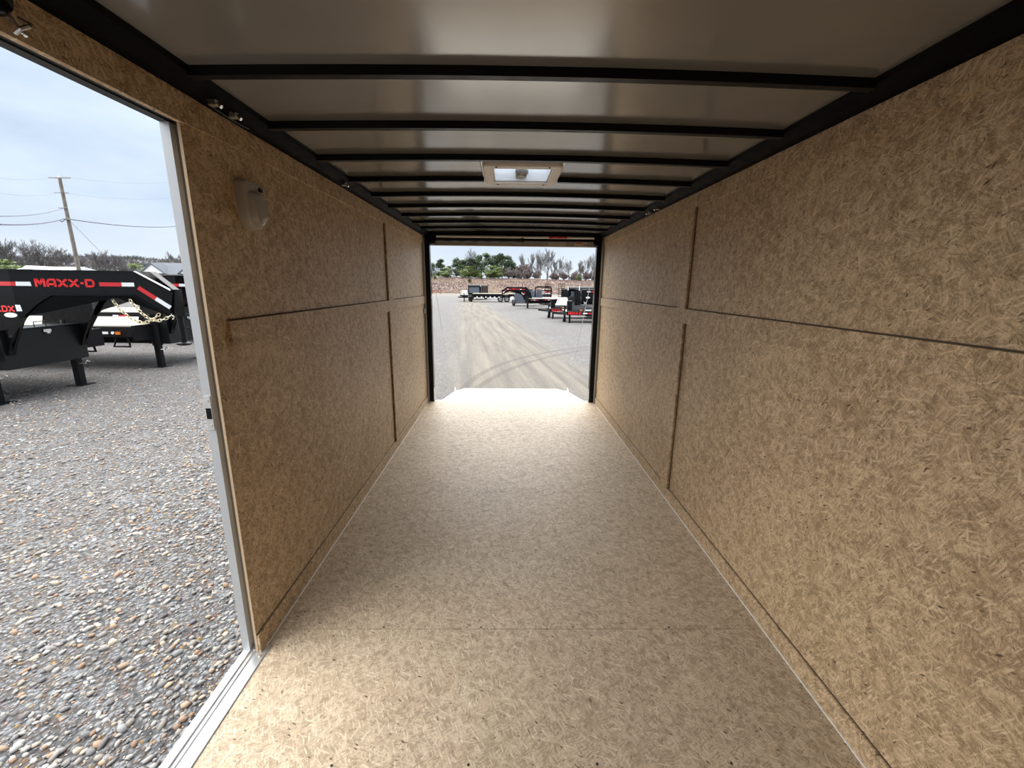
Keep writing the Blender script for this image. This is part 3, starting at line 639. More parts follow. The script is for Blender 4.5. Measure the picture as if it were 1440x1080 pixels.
# dry brush on the hillside
def tufts(n, xr, yr, zf, h0, h1, pal, blades=7, bw=0.10, test=None):
    vs, fs, ts = [], [], []
    for _ in range(n):
        x, y = random.uniform(*xr), random.uniform(*yr)
        if test and not test(x, y): continue
        z = zf(x, y); h = random.uniform(h0, h1); k = random.uniform(0.9, 1.1)
        q = 0.5 + 0.8 * mnoise.fractal(Vector((x * 0.07, y * 0.10, 5.0)), 1.0, 2.0, 3) + random.uniform(-0.12, 0.12); col = pal[max(0, min(len(pal) - 1, int(q * len(pal))))]
        for _b in range(blades):
            a = random.uniform(0, 2 * PI); l = random.uniform(0.2, 0.7) * h; i0 = len(vs); w = bw * random.uniform(0.5, 1.3)
            dx, dy = math.cos(a), math.sin(a)
            vs += [(x - dy * w, y + dx * w, z - 0.1), (x + dy * w, y - dx * w, z - 0.1), (x + dx * l + dy * w * 0.5, y + dy * l - dx * w * 0.5, z + h * random.uniform(0.6, 1.0)), (x + dx * l * 1.1 - dy * w * .4, y + dy * l * 1.1 + dx * w * .4, z + h * random.uniform(0.5, 1.0))]
            fs.append((i0, i0 + 1, i0 + 2, i0 + 3)); c = tuple(q * k for q in col); ts += [c] * 4
    return vs, fs, ts
BR = [tuple(1.45 * q for q in w) for w in ((0.145, 0.108, 0.10), (0.16, 0.118, 0.107), (0.172, 0.127, 0.113), (0.18, 0.135, 0.117), (0.20, 0.153, 0.125), (0.235, 0.185, 0.142))]
v, f, t_ = tufts(20000, (-46, 56), (119, 176), hz, 0.12, 0.5, BR, 5, 0.05)
tag(raw_mesh('dry_brush', v, f, TINT, t_), 'reddish brown dry brush covering the hillside behind the yard', 'brush', None, 'stuff')
GB = [(0.135, 0.128, 0.135), (0.16, 0.15, 0.155), (0.12, 0.112, 0.118), (0.105, 0.12, 0.108), (0.18, 0.168, 0.168)]
v, f, t_ = tufts(14000, (-170, -50), (64, 118), hz2, 0.3, 1.0, GB, 6, 0.03)
tag(raw_mesh('leafless_thicket', v, f, TINT, t_), 'grey leafless thicket covering the ridge on the left', 'thicket', None, 'stuff')

# ------------------------------------------------------------------ trees
def branch_tree(seed, h=10.0, spread=0.42, levels=6, trunk=0.17, first=0.28, up=0.25, fan=3, tw=0.026, tl=0.30):
    rnd = random.Random(seed); bb = B()
    def grow(p, d, l, r, lv):
        n = 4 if lv > 2 else 3; pts = [p]; q = p.copy(); dd = d.copy()
        for _ in range(n):
            dd = (dd + Vector((rnd.gauss(0, .10), rnd.gauss(0, .10), rnd.gauss(0, .06) + up * 0.12))).normalized(); q = q + dd * (l / n); pts.append(q.copy())
        rs = [r * (1 - 0.45 * i / n) for i in range(n + 1)]
        bb.tube(pts, [max(x, tw) for x in rs], 6 if lv > 4 else (4 if lv > 2 else 3))
        if lv <= 1: return
        k = fan if lv < levels else fan + 1
        for i in range(k):
            t = 1.0 if i == 0 else rnd.uniform(first if lv == levels else 0.35, 1.0)
            base = pts[min(n, int(t * n))]; a = rnd.uniform(0, 2 * PI); s_ = spread * rnd.uniform(0.6, 1.4) * (0.5 if i == 0 else 1.0)
            o = dd.orthogonal().normalized(); o2 = dd.cross(o)
            nd = (dd + (o * math.cos(a) + o2 * math.sin(a)) * math.tan(min(1.1, s_)) + Vector((0, 0, up))).normalized()
            grow(base, nd, l * rnd.uniform(0.62, 0.80), rs[-1] * rnd.uniform(0.6, 0.8), lv - 1)
    grow(Vector((0, 0, -0.3)), Vector((rnd.gauss(0, .04), rnd.gauss(0, .04), 1)).normalized(), h * tl, trunk, levels)
    return bb
BARK = pm('grey_bark', (0.165, 0.155, 0.15), 0.95, 0.0, 0.1, 0.2)
BARKL = pm('pale_grey_bark', (0.20, 0.185, 0.185), 0.95, 0.0, 0.1, 0.2)
BARKP = pm('pinkish_twigs', (0.20, 0.168, 0.163), 0.95, 0.0, 0.1, 0.2)
def unit(o):
    zs = [v.co.z for v in o.data.vertices]; k = 1.0 / max(zs)
    o.data.transform(Matrix.Scale(k, 4)); w = max(max(abs(v.co.x), abs(v.co.y)) for v in o.data.vertices) * 1.7; return w
bare = []
for i, (sd, sp, up_) in enumerate(((3, 0.46, 0.22), (8, 0.36, 0.34), (21, 0.52, 0.18), (33, 0.30, 0.42))):
    o = branch_tree(sd, 10, sp, 7, 0.18, 0.25, up_, 3, 0.013, 0.25).done('bare_tree', BARK); bare.append((o, unit(o)))
shrub = []
for i, (sd, sp) in enumerate(((5, 0.62), (13, 0.55))):
    o = branch_tree(sd, 10, sp, 6, 0.10, 0.05, 0.25, 4, 0.030, 0.10).done('bare_shrub', BARKP); shrub.append((o, unit(o)))
USED = set()
def put(proto, w, x, y, z, h, width, name, label, cat, group, rz=0.0):
    if proto not in USED: USED.add(proto); o = proto
    else: o = proto.copy(); C.objects.link(o)
    k = width / (w * 1.0) if width else h
    o.location = (x, y, z - 0.05); o.scale = (k, k, h); o.rotation_euler = (0, 0, rz); tag(o, label, cat, group)
    for ch in proto.children if o is not proto else ():
        c = ch.copy(); C.objects.link(c); c.parent = o
    return o
L = sorted([(-15.8, 182, 3.0, 12.6, 8.0), (7.3, 182, 3.0, 11.3, 5.0), (11.4, 182, 3.0, 13.0, 7.6), (16.8, 182, 3.0, 14.0, 9.6), (9.3, 184, 3.0, 11.6, 4.6), (14.1, 184, 3.0, 11.4, 5.4), (26.0, 182, 3.0, 8.8, 7.0), (21.8, 184, 3.0, 10.3, 6.2), (34.3, 182, 3.0, 10.0, 6.0), (36.8, 184, 3.0, 11.6, 6.0), (29.5, 182, 3.0, 6.7, 4.8), (19.3, 186, 3.0, 9.0, 5.0), (31.8, 186, 3.0, 8.5, 5.0)])
for i, (x, y, z, h, w) in enumerate(L):
    p, pw = bare[(2, 1, 3, 0)[i % 4]]
    put(p, pw, x, y, hz(x, y), h, w, 'bare_tree', '%s bare tree from the left on the hilltop seen through the rear opening' % ORD[i], 'tree', 'bare trees on the hilltop', i * 1.3)
L = [(1.0, 172, 4.8, 4.6), (4.4, 172, 6.0, 6.0), (8.3, 172, 6.4, 6.0), (12.2, 172, 4.6, 5.0), (19.5, 172, 3.6, 4.6), (22.9, 172, 4.3, 5.6), (26.2, 172, 4.0, 4.6), (30.7, 172, 4.4, 5.0), (6.4, 170, 4.4, 5.0), (33.6, 172, 4.6, 5.0)]
for i, (x, y, h, w) in enumerate(sorted(L)):
    p, pw = shrub[i % 2]
    put(p, pw, x, y, hz(x, y) - 0.9, h + 0.6, w * 1.15, 'bare_shrub', '%s leafless pinkish shrub from the left below the bare hilltop trees' % ORD[i], 'shrub', 'leafless shrubs on the hilltop', i * 0.9)
L = sorted([(-79.2, 70, 6.8, 4.6), (-76.4, 70, 6.9, 5.6), (-74.3, 71, 6.7, 4.4), (-71.1, 70, 5.6, 5.6), (-72.9, 73, 5.2, 4.0), (-63.2, 70, 5.2, 4.6), (-60.8, 72, 4.7, 4.0), (-58.0, 70, 4.4, 3.4), (-53.9, 70, 5.2, 5.0), (-51.2, 70, 5.0, 4.2), (-66.5, 72, 4.5, 4.0), (-68.7, 72, 4.4, 3.6), (-55.8, 72, 4.1, 3.4), (-82.5, 71, 6.6, 5.0)])
for i, (x, y, h, w) in enumerate(L):
    p, pw = bare[(1, 3, 0, 2)[i % 4]]
    z = 1.0
    put(p, pw, x, y, z, h * 1.0, w * 1.15, 'bare_tree', '%s bare tree from the left beyond the yard outside the side door' % ORD[i], 'tree', 'bare trees seen through the side door', i * 2.1)
def pine_mesh(seed, n=1500, conic=0.5):
    rnd = random.Random(seed); vs, fs, ts = [], [], []
    lobes = []
    for i in range(30):
        z = rnd.uniform(0.16, 0.95); rad = 0.26 * (1 - conic * z) * (0.55 if z < 0.25 else 1.0) * (1.0 if z < 0.8 else 0.7); a = rnd.uniform(0, 2 * PI); rr = rad * rnd.uniform(0.25, 1.0)
        lobes.append((rr * math.cos(a), rr * math.sin(a), z, rnd.uniform(0.08, 0.14), rnd.uniform(0.8, 1.2)))
    for i in range(n):
        x, y, z, r, k = rnd.choice(lobes); d = Vector((rnd.gauss(0, 1), rnd.gauss(0, 1), rnd.gauss(0, 0.8))).normalized() * r * rnd.uniform(0.4, 1.0)
        c = Vector((x, y, z)) + d; a = Vector((rnd.gauss(0, 1), rnd.gauss(0, 1), rnd.gauss(0, 1))).normalized(); b_ = a.orthogonal().normalized(); s_ = rnd.uniform(0.012, 0.026); i0 = len(vs)
        for u, v in ((-1, -.5), (1, -.5), (.6, .7), (-.6, .7)): vs.append(tuple(c + a * (u * s_) + b_ * (v * s_)))
        fs.append((i0, i0 + 1, i0 + 2, i0 + 3)); g = k * rnd.uniform(0.75, 1.25); ts += [(0.100 * g, 0.135 * g, 0.078 * g)] * 4
    return vs, fs, ts
pines = []
for i, (sd, cn, gcol) in enumerate(((1, 0.55, 1.0), (2, 0.35, 1.15), (3, 0.75, 0.9), (4, 0.4, 1.5))):
    v, f, t_ = pine_mesh(sd, 2800, cn)
    if i == 3: t_ = [(a * 1.5, b_ * 1.45, c * 0.9) for a, b_, c in t_]
    fo = raw_mesh('pine_tree', v, f, TINT, t_)
    B().cyl((0, 0, -0.05), (0, 0, 0.9), 0.016, 7, 0.006).done('trunk', BARK, fo); pines.append(fo)
L = sorted([(-30.4, 178, 6.2, 4.6), (-26.7, 178, 7.4, 5.6), (-23.2, 178, 4.8, 5.0), (-20.6, 178, 8.0, 5.0), (-17.8, 178, 7.2, 8.4), (-14.0, 178, 7.8, 7.4), (-11.4, 179, 9.2, 5.4), (-8.2, 178, 10.0, 7.6), (-5.0, 179, 9.2, 6.6), (-1.9, 178, 9.8, 7.6), (0.7, 178, 9.2, 6.2), (2.8, 179, 6.6, 5.2), (36.6, 178, 7.2, 4.6), (-33.0, 178, 6.4, 5.0)])
for i, (x, y, h, w) in enumerate(L):
    put(pines[(0, 1, 2)[i % 3]], 0.55, x, y, hz(x, y), h, w * 1.0, 'pine_tree', '%s dark green pine from the left on the hilltop seen through the rear opening' % ORD[i], 'tree', 'pines on the hilltop', i * 1.7)
L = sorted([(-6.1, 168, 5.0, 6.0), (-12.1, 168, 4.8, 5.4), (-15.7, 168, 4.6, 5.4), (-3.4, 168, 4.6, 4.8), (-23.6, 168, 4.0, 5.2), (-10.0, 166, 2.5, 2.4), (-26.3, 160, 2.3, 1.7), (27.5, 166, 2.6, 2.6), (-12.6, 150, 2.3, 1.5)])
for i, (x, y, h, w) in enumerate(L):
    put(pines[3], 0.55, x, y, hz(x, y), h, w, 'pine_tree', '%s light green young pine from the left, in front of the taller hilltop trees' % ORD[i], 'tree', 'young pines on the slope', i * 1.1)
put(pines[3], 0.55, -67.6, 60, gz(60) + 1.2, 3.9, 5.0, 'evergreen_bush', 'light green evergreen at the far left edge behind the gooseneck trailer', 'tree', 'evergreens seen through the side door', 0.4).name = 'evergreen_bush'
put(pines[3], 0.55, -50.4, 60, gz(60) + 1.2, 3.6, 2.6, 'evergreen_bush', 'small evergreen left of the grey-roofed house', 'tree', 'evergreens seen through the side door', 1.4).name = 'evergreen_bush'

# ------------------------------------------------------------------ utility pole and wires
up_ = thing('utility_pole', 'weathered wooden utility pole behind the gooseneck trailer on the left', 'utility pole', (-38.5, 40.0, -0.80))
B().cyl((0, 0, 0), (0.02, 0, 10.75), 0.17, 14, 0.12).done('pole', POLEW, up_, True)
B().box(-0.9, 0.9, -0.05, 0.05, 10.72, 10.80).done('top_bracket', ALUG, up_); B().cyl((0, 0, 10.8), (0, 0, 11.0), 0.06, 10).done('insulator', WHITE, up_)
B().box(-0.7, 0.5, -0.04, 0.04, 9.55, 9.60).done('pole_bracket', ALUG, up_); B().box(-0.5, 0.2, -0.18, 0.0, 8.30, 8.34).done('pole_bracket', ALUG, up_); B().box(-0.25, 0.25, -0.2, 0.0, 7.36, 7.46).done('pole_bracket', ALUG, up_)
def sag(a, c, s_, n=16): return [tuple(Vector(a).lerp(Vector(c), i / n) - Vector((0, 0, s_ * 4 * (i / n) * (1 - i / n)))) for i in range(n + 1)]
for a, m_, c, r, lab in (((-27.835, 25, 4.35), (-38.6, 39.9, 6.66), (-44.835, 62, 8.78), 0.040, 'thick dark lower cable on the utility pole'), ((-27.722, 25, 4.775), (-38.6, 39.9, 7.5), None, 0.022, 'thin cable leaving the utility pole to the left, above the thick cable'),
                        ((-27.42, 25, 5.93), (-38.6, 39.9, 8.77), (-44.9, 62, 12.4), 0.006, 'faint middle wire on the utility pole'), ((-27.22, 25, 6.7), (-38.5, 40, 10.12), (-45.05, 62, 14.35), 0.006, 'faint topmost wire on the utility pole')):
    pts = sag(a, m_, 0.18) + (sag(m_, c, 0.35)[1:] if c else [])
    if r == 0.040:
        i = len(sag(a, m_, 0.18)) - 1; pts.insert(i, (-38.45, 39.6, 6.50)); pts.insert(i, (-38.2, 39.1, 6.28)); pts.insert(i, (-37.6, 38.3, 6.32))
    tag(B().tube(pts, r, 5).done('overhead_wire', WIRE), lab, 'wire', 'wires on the utility pole')
tag(B().tube([(-38.4, 40, 6.5), (-38.558, 44, 2.57), (-38.62, 46.5, -0.8)], 0.014, 5).done('guy_wire', WIRE), 'thin slanting guy wire right of the utility pole', 'wire', 'wires on the utility pole')
# ------------------------------------------------------------------ far buildings on the left
hs = thing('house', 'small white-gabled house with grey roof beyond the yard near the door frame', 'house', (-43.5, 60, -0.9))
B().box(-3.6, 3.6, -2.5, 2.5, 0, 3.3).done('wall', WHITE, hs)
B().prism([(-3.0, 3.2), (3.0, 3.2), (0, 4.75)], lambda u, v: (-4.0, u, v), lambda u, v: (4.0, u, v)).done('roof', ROOFG, hs)
for x in (-2.0, 2.9):
    g = B().prism([(x - 1.5, 3.3), (x + 1.5, 3.3), (x, 4.45)], lambda u, v: (u, -3.1, v), lambda u, v: (u, -1.0, v)).done('gable', WHITE, hs)
    B().prism([(x - 1.75, 3.25), (x, 4.62), (x + 1.75, 3.25), (x + 1.55, 3.25), (x, 4.45), (x - 1.55, 3.25)], lambda u, v: (u, -3.2, v), lambda u, v: (u, -1.0, v)).done('gable_roof', ROOFG, hs)
bw = thing('shed', 'long low white-roofed shed just above the gooseneck trailer neck', 'shed', (-56.4, 56, -0.9))
B().box(-3.2, 3.2, -2, 2, 0, 3.45).done('wall', WHITE, bw); B().prism([(-2.3, 3.4), (2.3, 3.4), (0, 3.95)], lambda u, v: (-3.4, u, v), lambda u, v: (3.4, u, v)).done('roof', WHITE, bw)
B().prism([(-2.4, 3.5), (-0.6, 3.5), (-1.5, 3.98)], lambda u, v: (u, -2.3, v), lambda u, v: (u, 0, v)).done('gable', WHITE, bw)

# ------------------------------------------------------------------ trailers
def tyre(bb, c, ax, R=0.39, w=0.22):
    a = w / 2; prof = [(R * 0.56, -a * 0.8), (R * 0.70, -a), (R * 0.92, -a * 0.97), (R, -a * 0.72), (R, -a * 0.1), (R * 0.985, 0), (R, a * 0.1), (R, a * 0.72), (R * 0.92, a * 0.97), (R * 0.70, a), (R * 0.56, a * 0.8)]
    return bb.lathe(prof, c, ax, 28, True)
def wheel(parent, c, ax=(0, 1, 0), R=0.39, w=0.22, side=-1, rim=None):
    o = tyre(B(), c, ax, R, w).done('tyre', RUBBER, parent, True)
    axv = Vector(ax).normalized() * side; c = Vector(c)
    bb = B().lathe([(R * 0.57, w * 0.30), (R * 0.52, w * 0.34), (R * 0.50, w * 0.12), (R * 0.20, w * 0.10), (R * 0.18, w * 0.26), (R * 0.06, w * 0.28)], c, axv, 20)
    q = axv.orthogonal().normalized(); q2 = axv.cross(q)
    for i in range(8):
        a = i * PI / 4; p = c + axv * (w * 0.13) + (q * math.cos(a) + q2 * math.sin(a)) * (R * 0.34); bb.cyl(p, p + axv * 0.02, R * 0.035, 6)
    bb.done('wheel_rim', rim or DARKG, o, True)
    return o
def npt(s, w, off, side):
    if s >= 0: u, v, nx, ny = 0.58 + 0.966 * s, -0.6 + 0.258 * s, 0.258, -0.966
    else: u, v, nx, ny = 0.58 + s, -0.6, 0.0, -1.0
    v += ny * off; u += nx * off
    return (u, v * (-side), w)
NECK = [(0, 2.03), (1.545, 2.03), (2.02, 1.72), (1.93, 1.34), (1.479, 1.685), (1.135, 1.676), (.471, 1.68), (.40, 1.655), (.346, 1.606), (.225, 1.511), (.048, 1.342), (0, 1.27)]
RISER = [(0, 2.03), (0, 1.27), (-.108, 1.109), (-.212, .928), (-.278, .767), (-1.05, .767), (-.85, 1.5), (-.45, 2.03)]
def chain(bb, pts, link=0.05):
    # links laid along a polyline
    P = [Vector(p) for p in pts]; d = [0.0]
    for a, c in zip(P, P[1:]): d.append(d[-1] + (c - a).length)
    n = int(d[-1] / link); k = 0
    for i in range(n):
        s_ = (i + 0.5) * link
        while k < len(P) - 2 and d[k + 1] < s_: k += 1
        t = (s_ - d[k]) / max(1e-6, d[k + 1] - d[k]); c = P[k].lerp(P[k + 1], t); ax = (P[k + 1] - P[k]).normalized()
        o = ax.cross(Vector((0, 1, 0.2))).normalized(); o2 = ax.cross(o)
        if i % 2: o, o2 = o2, o
        bb.torus(c, Matrix((ax, o, o2)).transposed(), 0.022, 0.0065, 10, 5, 1.5)
    return bb
def gooseneck(label, loc, rz):
    t = thing('gooseneck_trailer', label, 'trailer', loc, rz, 'black gooseneck flatbed trailers in the yard')
    for side in (-1, 1):
        bb = B()
        for poly in (NECK, RISER): bb.prism(poly, lambda s, w: npt(s, w, 0.0, side), lambda s, w: npt(s, w, -0.02, side))
        def flange(pts, o0, o1, th):
            for (s0, w0), (s1, w1) in zip(pts, pts[1:]):
                for_ = [npt(s0, w0, o0, side), npt(s0, w0, o1, side), npt(s1, w1, o1, side), npt(s1, w1, o0, side)]
                a = bb._v(for_); c = bb._v([(p[0], p[1], p[2] + th) for p in for_])
                for i in range(4): bb.bm.faces.new((a[i], a[(i + 1) % 4], c[(i + 1) % 4], c[i]))
                bb.bm.faces.new(a[::-1]); bb.bm.faces.new(c)
        flange([(-0.45, 2.03), (0, 2.03), (1.545, 2.03), (2.0, 1.733)], 0.030, -0.075, 0.012)
        flange([(1.93, 1.328), (1.479, 1.672), (1.135, 1.664), (.471, 1.668), (.346, 1.594), (.225, 1.499), (.048, 1.33), (0, 1.258), (-.108, 1.097), (-.212, .916), (-.278, .755)], 0.030, -0.075, 0.012)
        nk = bb.done('neck_beam', BLACKG, t)
        nrm = Vector(npt(1, 0, 1, side)) - Vector(npt(1, 0, 0, side)); d = Vector(npt(2, 0, 0, side)) - Vector(npt(1, 0, 0, side)); upv = Vector((0, 0, 1))
        def P_(s, w, off=0.002): return Vector(npt(s, w, off, side))
        # decals read left to right from outside; the far side of the neck starts from its other end
        bb = B()
        if side < 0: lettering(bb, 'MAXX-D', 0.125, P_(0.282, 1.788), d, upv, nrm, 0.745)
        else: lettering(bb, 'MAXX-D', 0.125, P_(1.015, 1.788), -d, upv, nrm, 0.745)
        bb.done('lettering', RED, nk)
        sl = Vector((1.772 - 1.562, 1.650 - 1.820)); sl.normalize(); sn = Vector((sl.y, -sl.x)) * 0.062; a0 = Vector((1.585, 1.815)); a1 = a0 + sl * 0.27; a2 = a0 + sl * 0.50
        for nm_, m_, q in (('red_reflective_tape', REDT, [(1.07, 1.806), (1.355, 1.806), (1.355, 1.866), (1.07, 1.866)]), ('white_reflective_tape', WHITET, [(1.357, 1.806), (1.52, 1.806), (1.52, 1.866), (1.357, 1.866)]),
                           ('red_reflective_tape', REDT, [tuple(a0), tuple(a0 + sn), tuple(a1 + sn), tuple(a1)]), ('white_reflective_tape', WHITET, [tuple(a1), tuple(a1 + sn), tuple(a2 + sn), tuple(a2)]),
                           ('red_reflective_tape', REDT, [(0.0, 1.803), (0.050, 1.803), (0.056, 1.863), (0.0, 1.863)]), ('red_reflective_tape', REDT, [(-0.28, 1.803), (-0.001, 1.803), (-0.001, 1.863), (-0.28, 1.863)]), ('white_reflective_tape', WHITET, [(0.052, 1.803), (0.236, 1.803), (0.232, 1.863), (0.058, 1.863)])):
            B().prism(q, lambda s, w: P_(s, w), lambda s, w: P_(s, w, 0.005)).done(nm_, m_, nk)
        bb = B(); xd = Vector((1, 0, 0))
        if side < 0: lettering(bb, 'LDX', 0.095, P_(-0.305, 1.418), xd, upv, (0, -1, 0), 0.275)
        else: lettering(bb, 'LDX', 0.095, P_(-0.030, 1.418), -xd, upv, (0, 1, 0), 0.275)
        bb.done('model_lettering', RED, nk)
        bb = B(); bb.prism([(-0.012, 1.43), (0.055, 1.43), (0.045, 1.525), (-0.018, 1.525)], lambda s, w: P_(s, w), lambda s, w: P_(s, w, 0.004)); bb.done('sticker', WHITET, nk)
        bb = B(); bb.prism([(-0.118 + 0.098 * math.cos(i * PI / 12), 1.372 + 0.036 * math.sin(i * PI / 12)) for i in range(24)], lambda s, w: P_(s, w), lambda s, w: P_(s, w, 0.004)); ov = bb.done('oval_sticker', WHITE, nk)
    B().box(2.46, 2.58, -0.06, 0.06, 1.33, 1.765, 0.008).done('coupler_tube', BLACKG, t)
    bb = B().cyl((2.52, 0, 0.90), (2.52, 0, 1.4), 0.046, 16); bb.lathe([(0.075, 0.0), (0.105, 0.012), (0.105, 0.035), (0.06, 0.055)], (2.52, 0, 0.855), (0, 0, 1), 20)
    cp = bb.done('coupler', BLACK, t); B().tube([(2.57, 0, 1.15), (2.64, 0, 1.15), (2.66, 0, 1.0), (2.62, 0, 0.98)], 0.009, 8).done('latch_handle', BLACK, cp)
    B().tube([(2.44, -0.07, 1.36), (2.50, -0.09, 1.33), (2.47, -0.09, 1.29)], 0.012, 6).done('chain_hook', CHROME, cp)
    B().box(0.9, 1.0, -0.42, 0.42, 1.70, 1.95).done('neck_crossmember', BLACK, t); B().box(1.75, 1.85, -0.18, 0.18, 1.66, 1.85).done('neck_crossmember', BLACK, t)
    bx_ = B().box(-0.20, 0.28, -0.66, 0.64, 0.53, 1.13, 0.008).done('toolbox', TREAD, t)
    B().box(-0.21, 0.29, -0.67, 0.65, 1.13, 1.145, 0.004).done('toolbox_lid', BLACK, bx_)
    B().tube([(0.20, -0.08, 1.145), (0.20, -0.08, 1.225), (0.20, 0.10, 1.225), (0.20, 0.10, 1.145)], 0.008, 6).done('lid_handle', DARKG, bx_)
    B().box(0.285, 0.305, -0.05, 0.07, 1.055, 1.10, 0.004).box(0.30, 0.325, -0.02, 0.03, 1.03, 1.06, 0.004).done('latch', CHROME, bx_)
    for s_ in (-1, 1):
        j = B().cyl((0, s_ * 0.665, 0.50), (0, s_ * 0.665, 1.20), 0.098, 18).done('jack', BLACK, t, True)
        B().box(-0.055, 0.055, s_ * 0.665 - 0.055, s_ * 0.665 + 0.055, 0.012, 0.56, 0.006).done('drop_leg', BLACK, j)
        B().box(-0.14, 0.14, s_ * 0.665 - 0.14, s_ * 0.665 + 0.14, 0.0, 0.014, 0.003).done('foot_plate', BLACK, j)
        B().cyl((0.05, s_ * 0.665, 0.40), (0.13, s_ * 0.665 + 0.04, 0.40), 0.014, 8).tube([(0.12, s_ * 0.665 + .03, 0.40), (0.15, s_ * 0.665 + .05, 0.45), (0.19, s_ * 0.665 + .06, 0.43)], 0.012, 6).done('pin', CHROME, j)
        bb = B().box(-8.2, -0.02, s_ * 1.22 - 0.03, s_ * 1.22 + 0.03, 0.74, 0.965, 0.006); rl = bb.done('side_rail', BLACK, t)
        yo = s_ * 1.251
        B().box(-0.95, -0.72, *sorted((yo, yo + s_ * 0.012)), 0.80, 0.87).done('tail_lamp', REDT, rl); B().box(-0.70, -0.52, *sorted((yo, yo + s_ * 0.008)), 0.81, 0.86).done('white_tape', WHITET, rl)
        B().cyl((-0.42, yo, 0.835), (-0.42, yo + s_ * 0.02, 0.835), 0.03, 12).done('marker_lamp', WHITE, rl); B().box(-0.36, -0.26, *sorted((yo, yo + s_ * 0.018)), 0.80, 0.86).done('amber_lamp', AMBER, rl)
        for i in range(6):
            x = -1.6 - i * 1.1; B().box(x - 0.30, x, *sorted((yo, yo + s_ * 0.006)), 0.84, 0.89).done('red_reflective_tape', REDT, rl); B().box(x - 0.48, x - 0.305, *sorted((yo, yo + s_ * 0.006)), 0.84, 0.89).done('white_reflective_tape', WHITET, rl)
        B().box(-8.0, -0.1, s_ * 0.45 - 0.06, s_ * 0.45 + 0.06, 0.52, 0.93).done('main_beam', BLACK, t)
        B().tube([(-0.16, s_ * 1.20, 0.74), (-0.14, s_ * 1.22, 0.54), (-0.48, s_ * 1.22, 0.54), (-0.40, s_ * 1.20, 0.74)], 0.022, 6).done('step', BLACK, t)
        for u in (-5.1, -6.1):
            wheel(t, (u, s_ * 1.05, 0.385), (0, 1, 0), 0.385, 0.22, s_); wheel(t, (u, s_ * 0.78, 0.385), (0, 1, 0), 0.385, 0.22, s_)
    B().box(-8.2, -0.02, -1.19, 1.19, 0.955, 0.985).done('wood_deck', DECK, t)
    B().box(-0.02, 0.03, -1.25, 1.25, 0.66, 0.99).done('front_crossmember', BLACK, t)
    for u in (-1.5, -3.0, -4.5, -6.5, -8.1): B().box(u - 0.04, u + 0.04, -1.2, 1.2, 0.80, 0.95).done('crossmember', BLACK, t)
    for pts in ([(1.70, -0.26, 1.62), (1.78, -0.28, 1.50), (1.91, -0.27, 1.34), (2.02, -0.25, 1.26), (2.12, -0.22, 1.24), (2.22, -0.19, 1.28), (2.31, -0.14, 1.38)],
                [(1.96, -0.24, 1.60), (2.04, -0.25, 1.49), (2.14, -0.24, 1.36), (2.22, -0.22, 1.29), (2.31, -0.20, 1.27), (2.40, -0.16, 1.30), (2.47, -0.12, 1.35)]):
        chain(B(), pts).done('safety_chain', YZINC, t)
    return t
GX, GY = -7.98, 7.15
tA = gooseneck('nearest black gooseneck flatbed trailer, close outside the side door', (GX, GY, -0.48), 0.0)
copy_thing(tA, 'second black gooseneck flatbed trailer, its pale deck showing behind the nearest one', (GX, GY + 3.22, -0.50), 0.0)
copy_thing(tA, 'third black gooseneck flatbed trailer, farthest of the row outside the side door', (GX - 0.4, GY + 8.0, -0.54), 0.0)
copy_thing(tA, 'black gooseneck trailer with raised neck pointing left, far down the lane', (2.05, 43.0, gz(43.0)), PI)

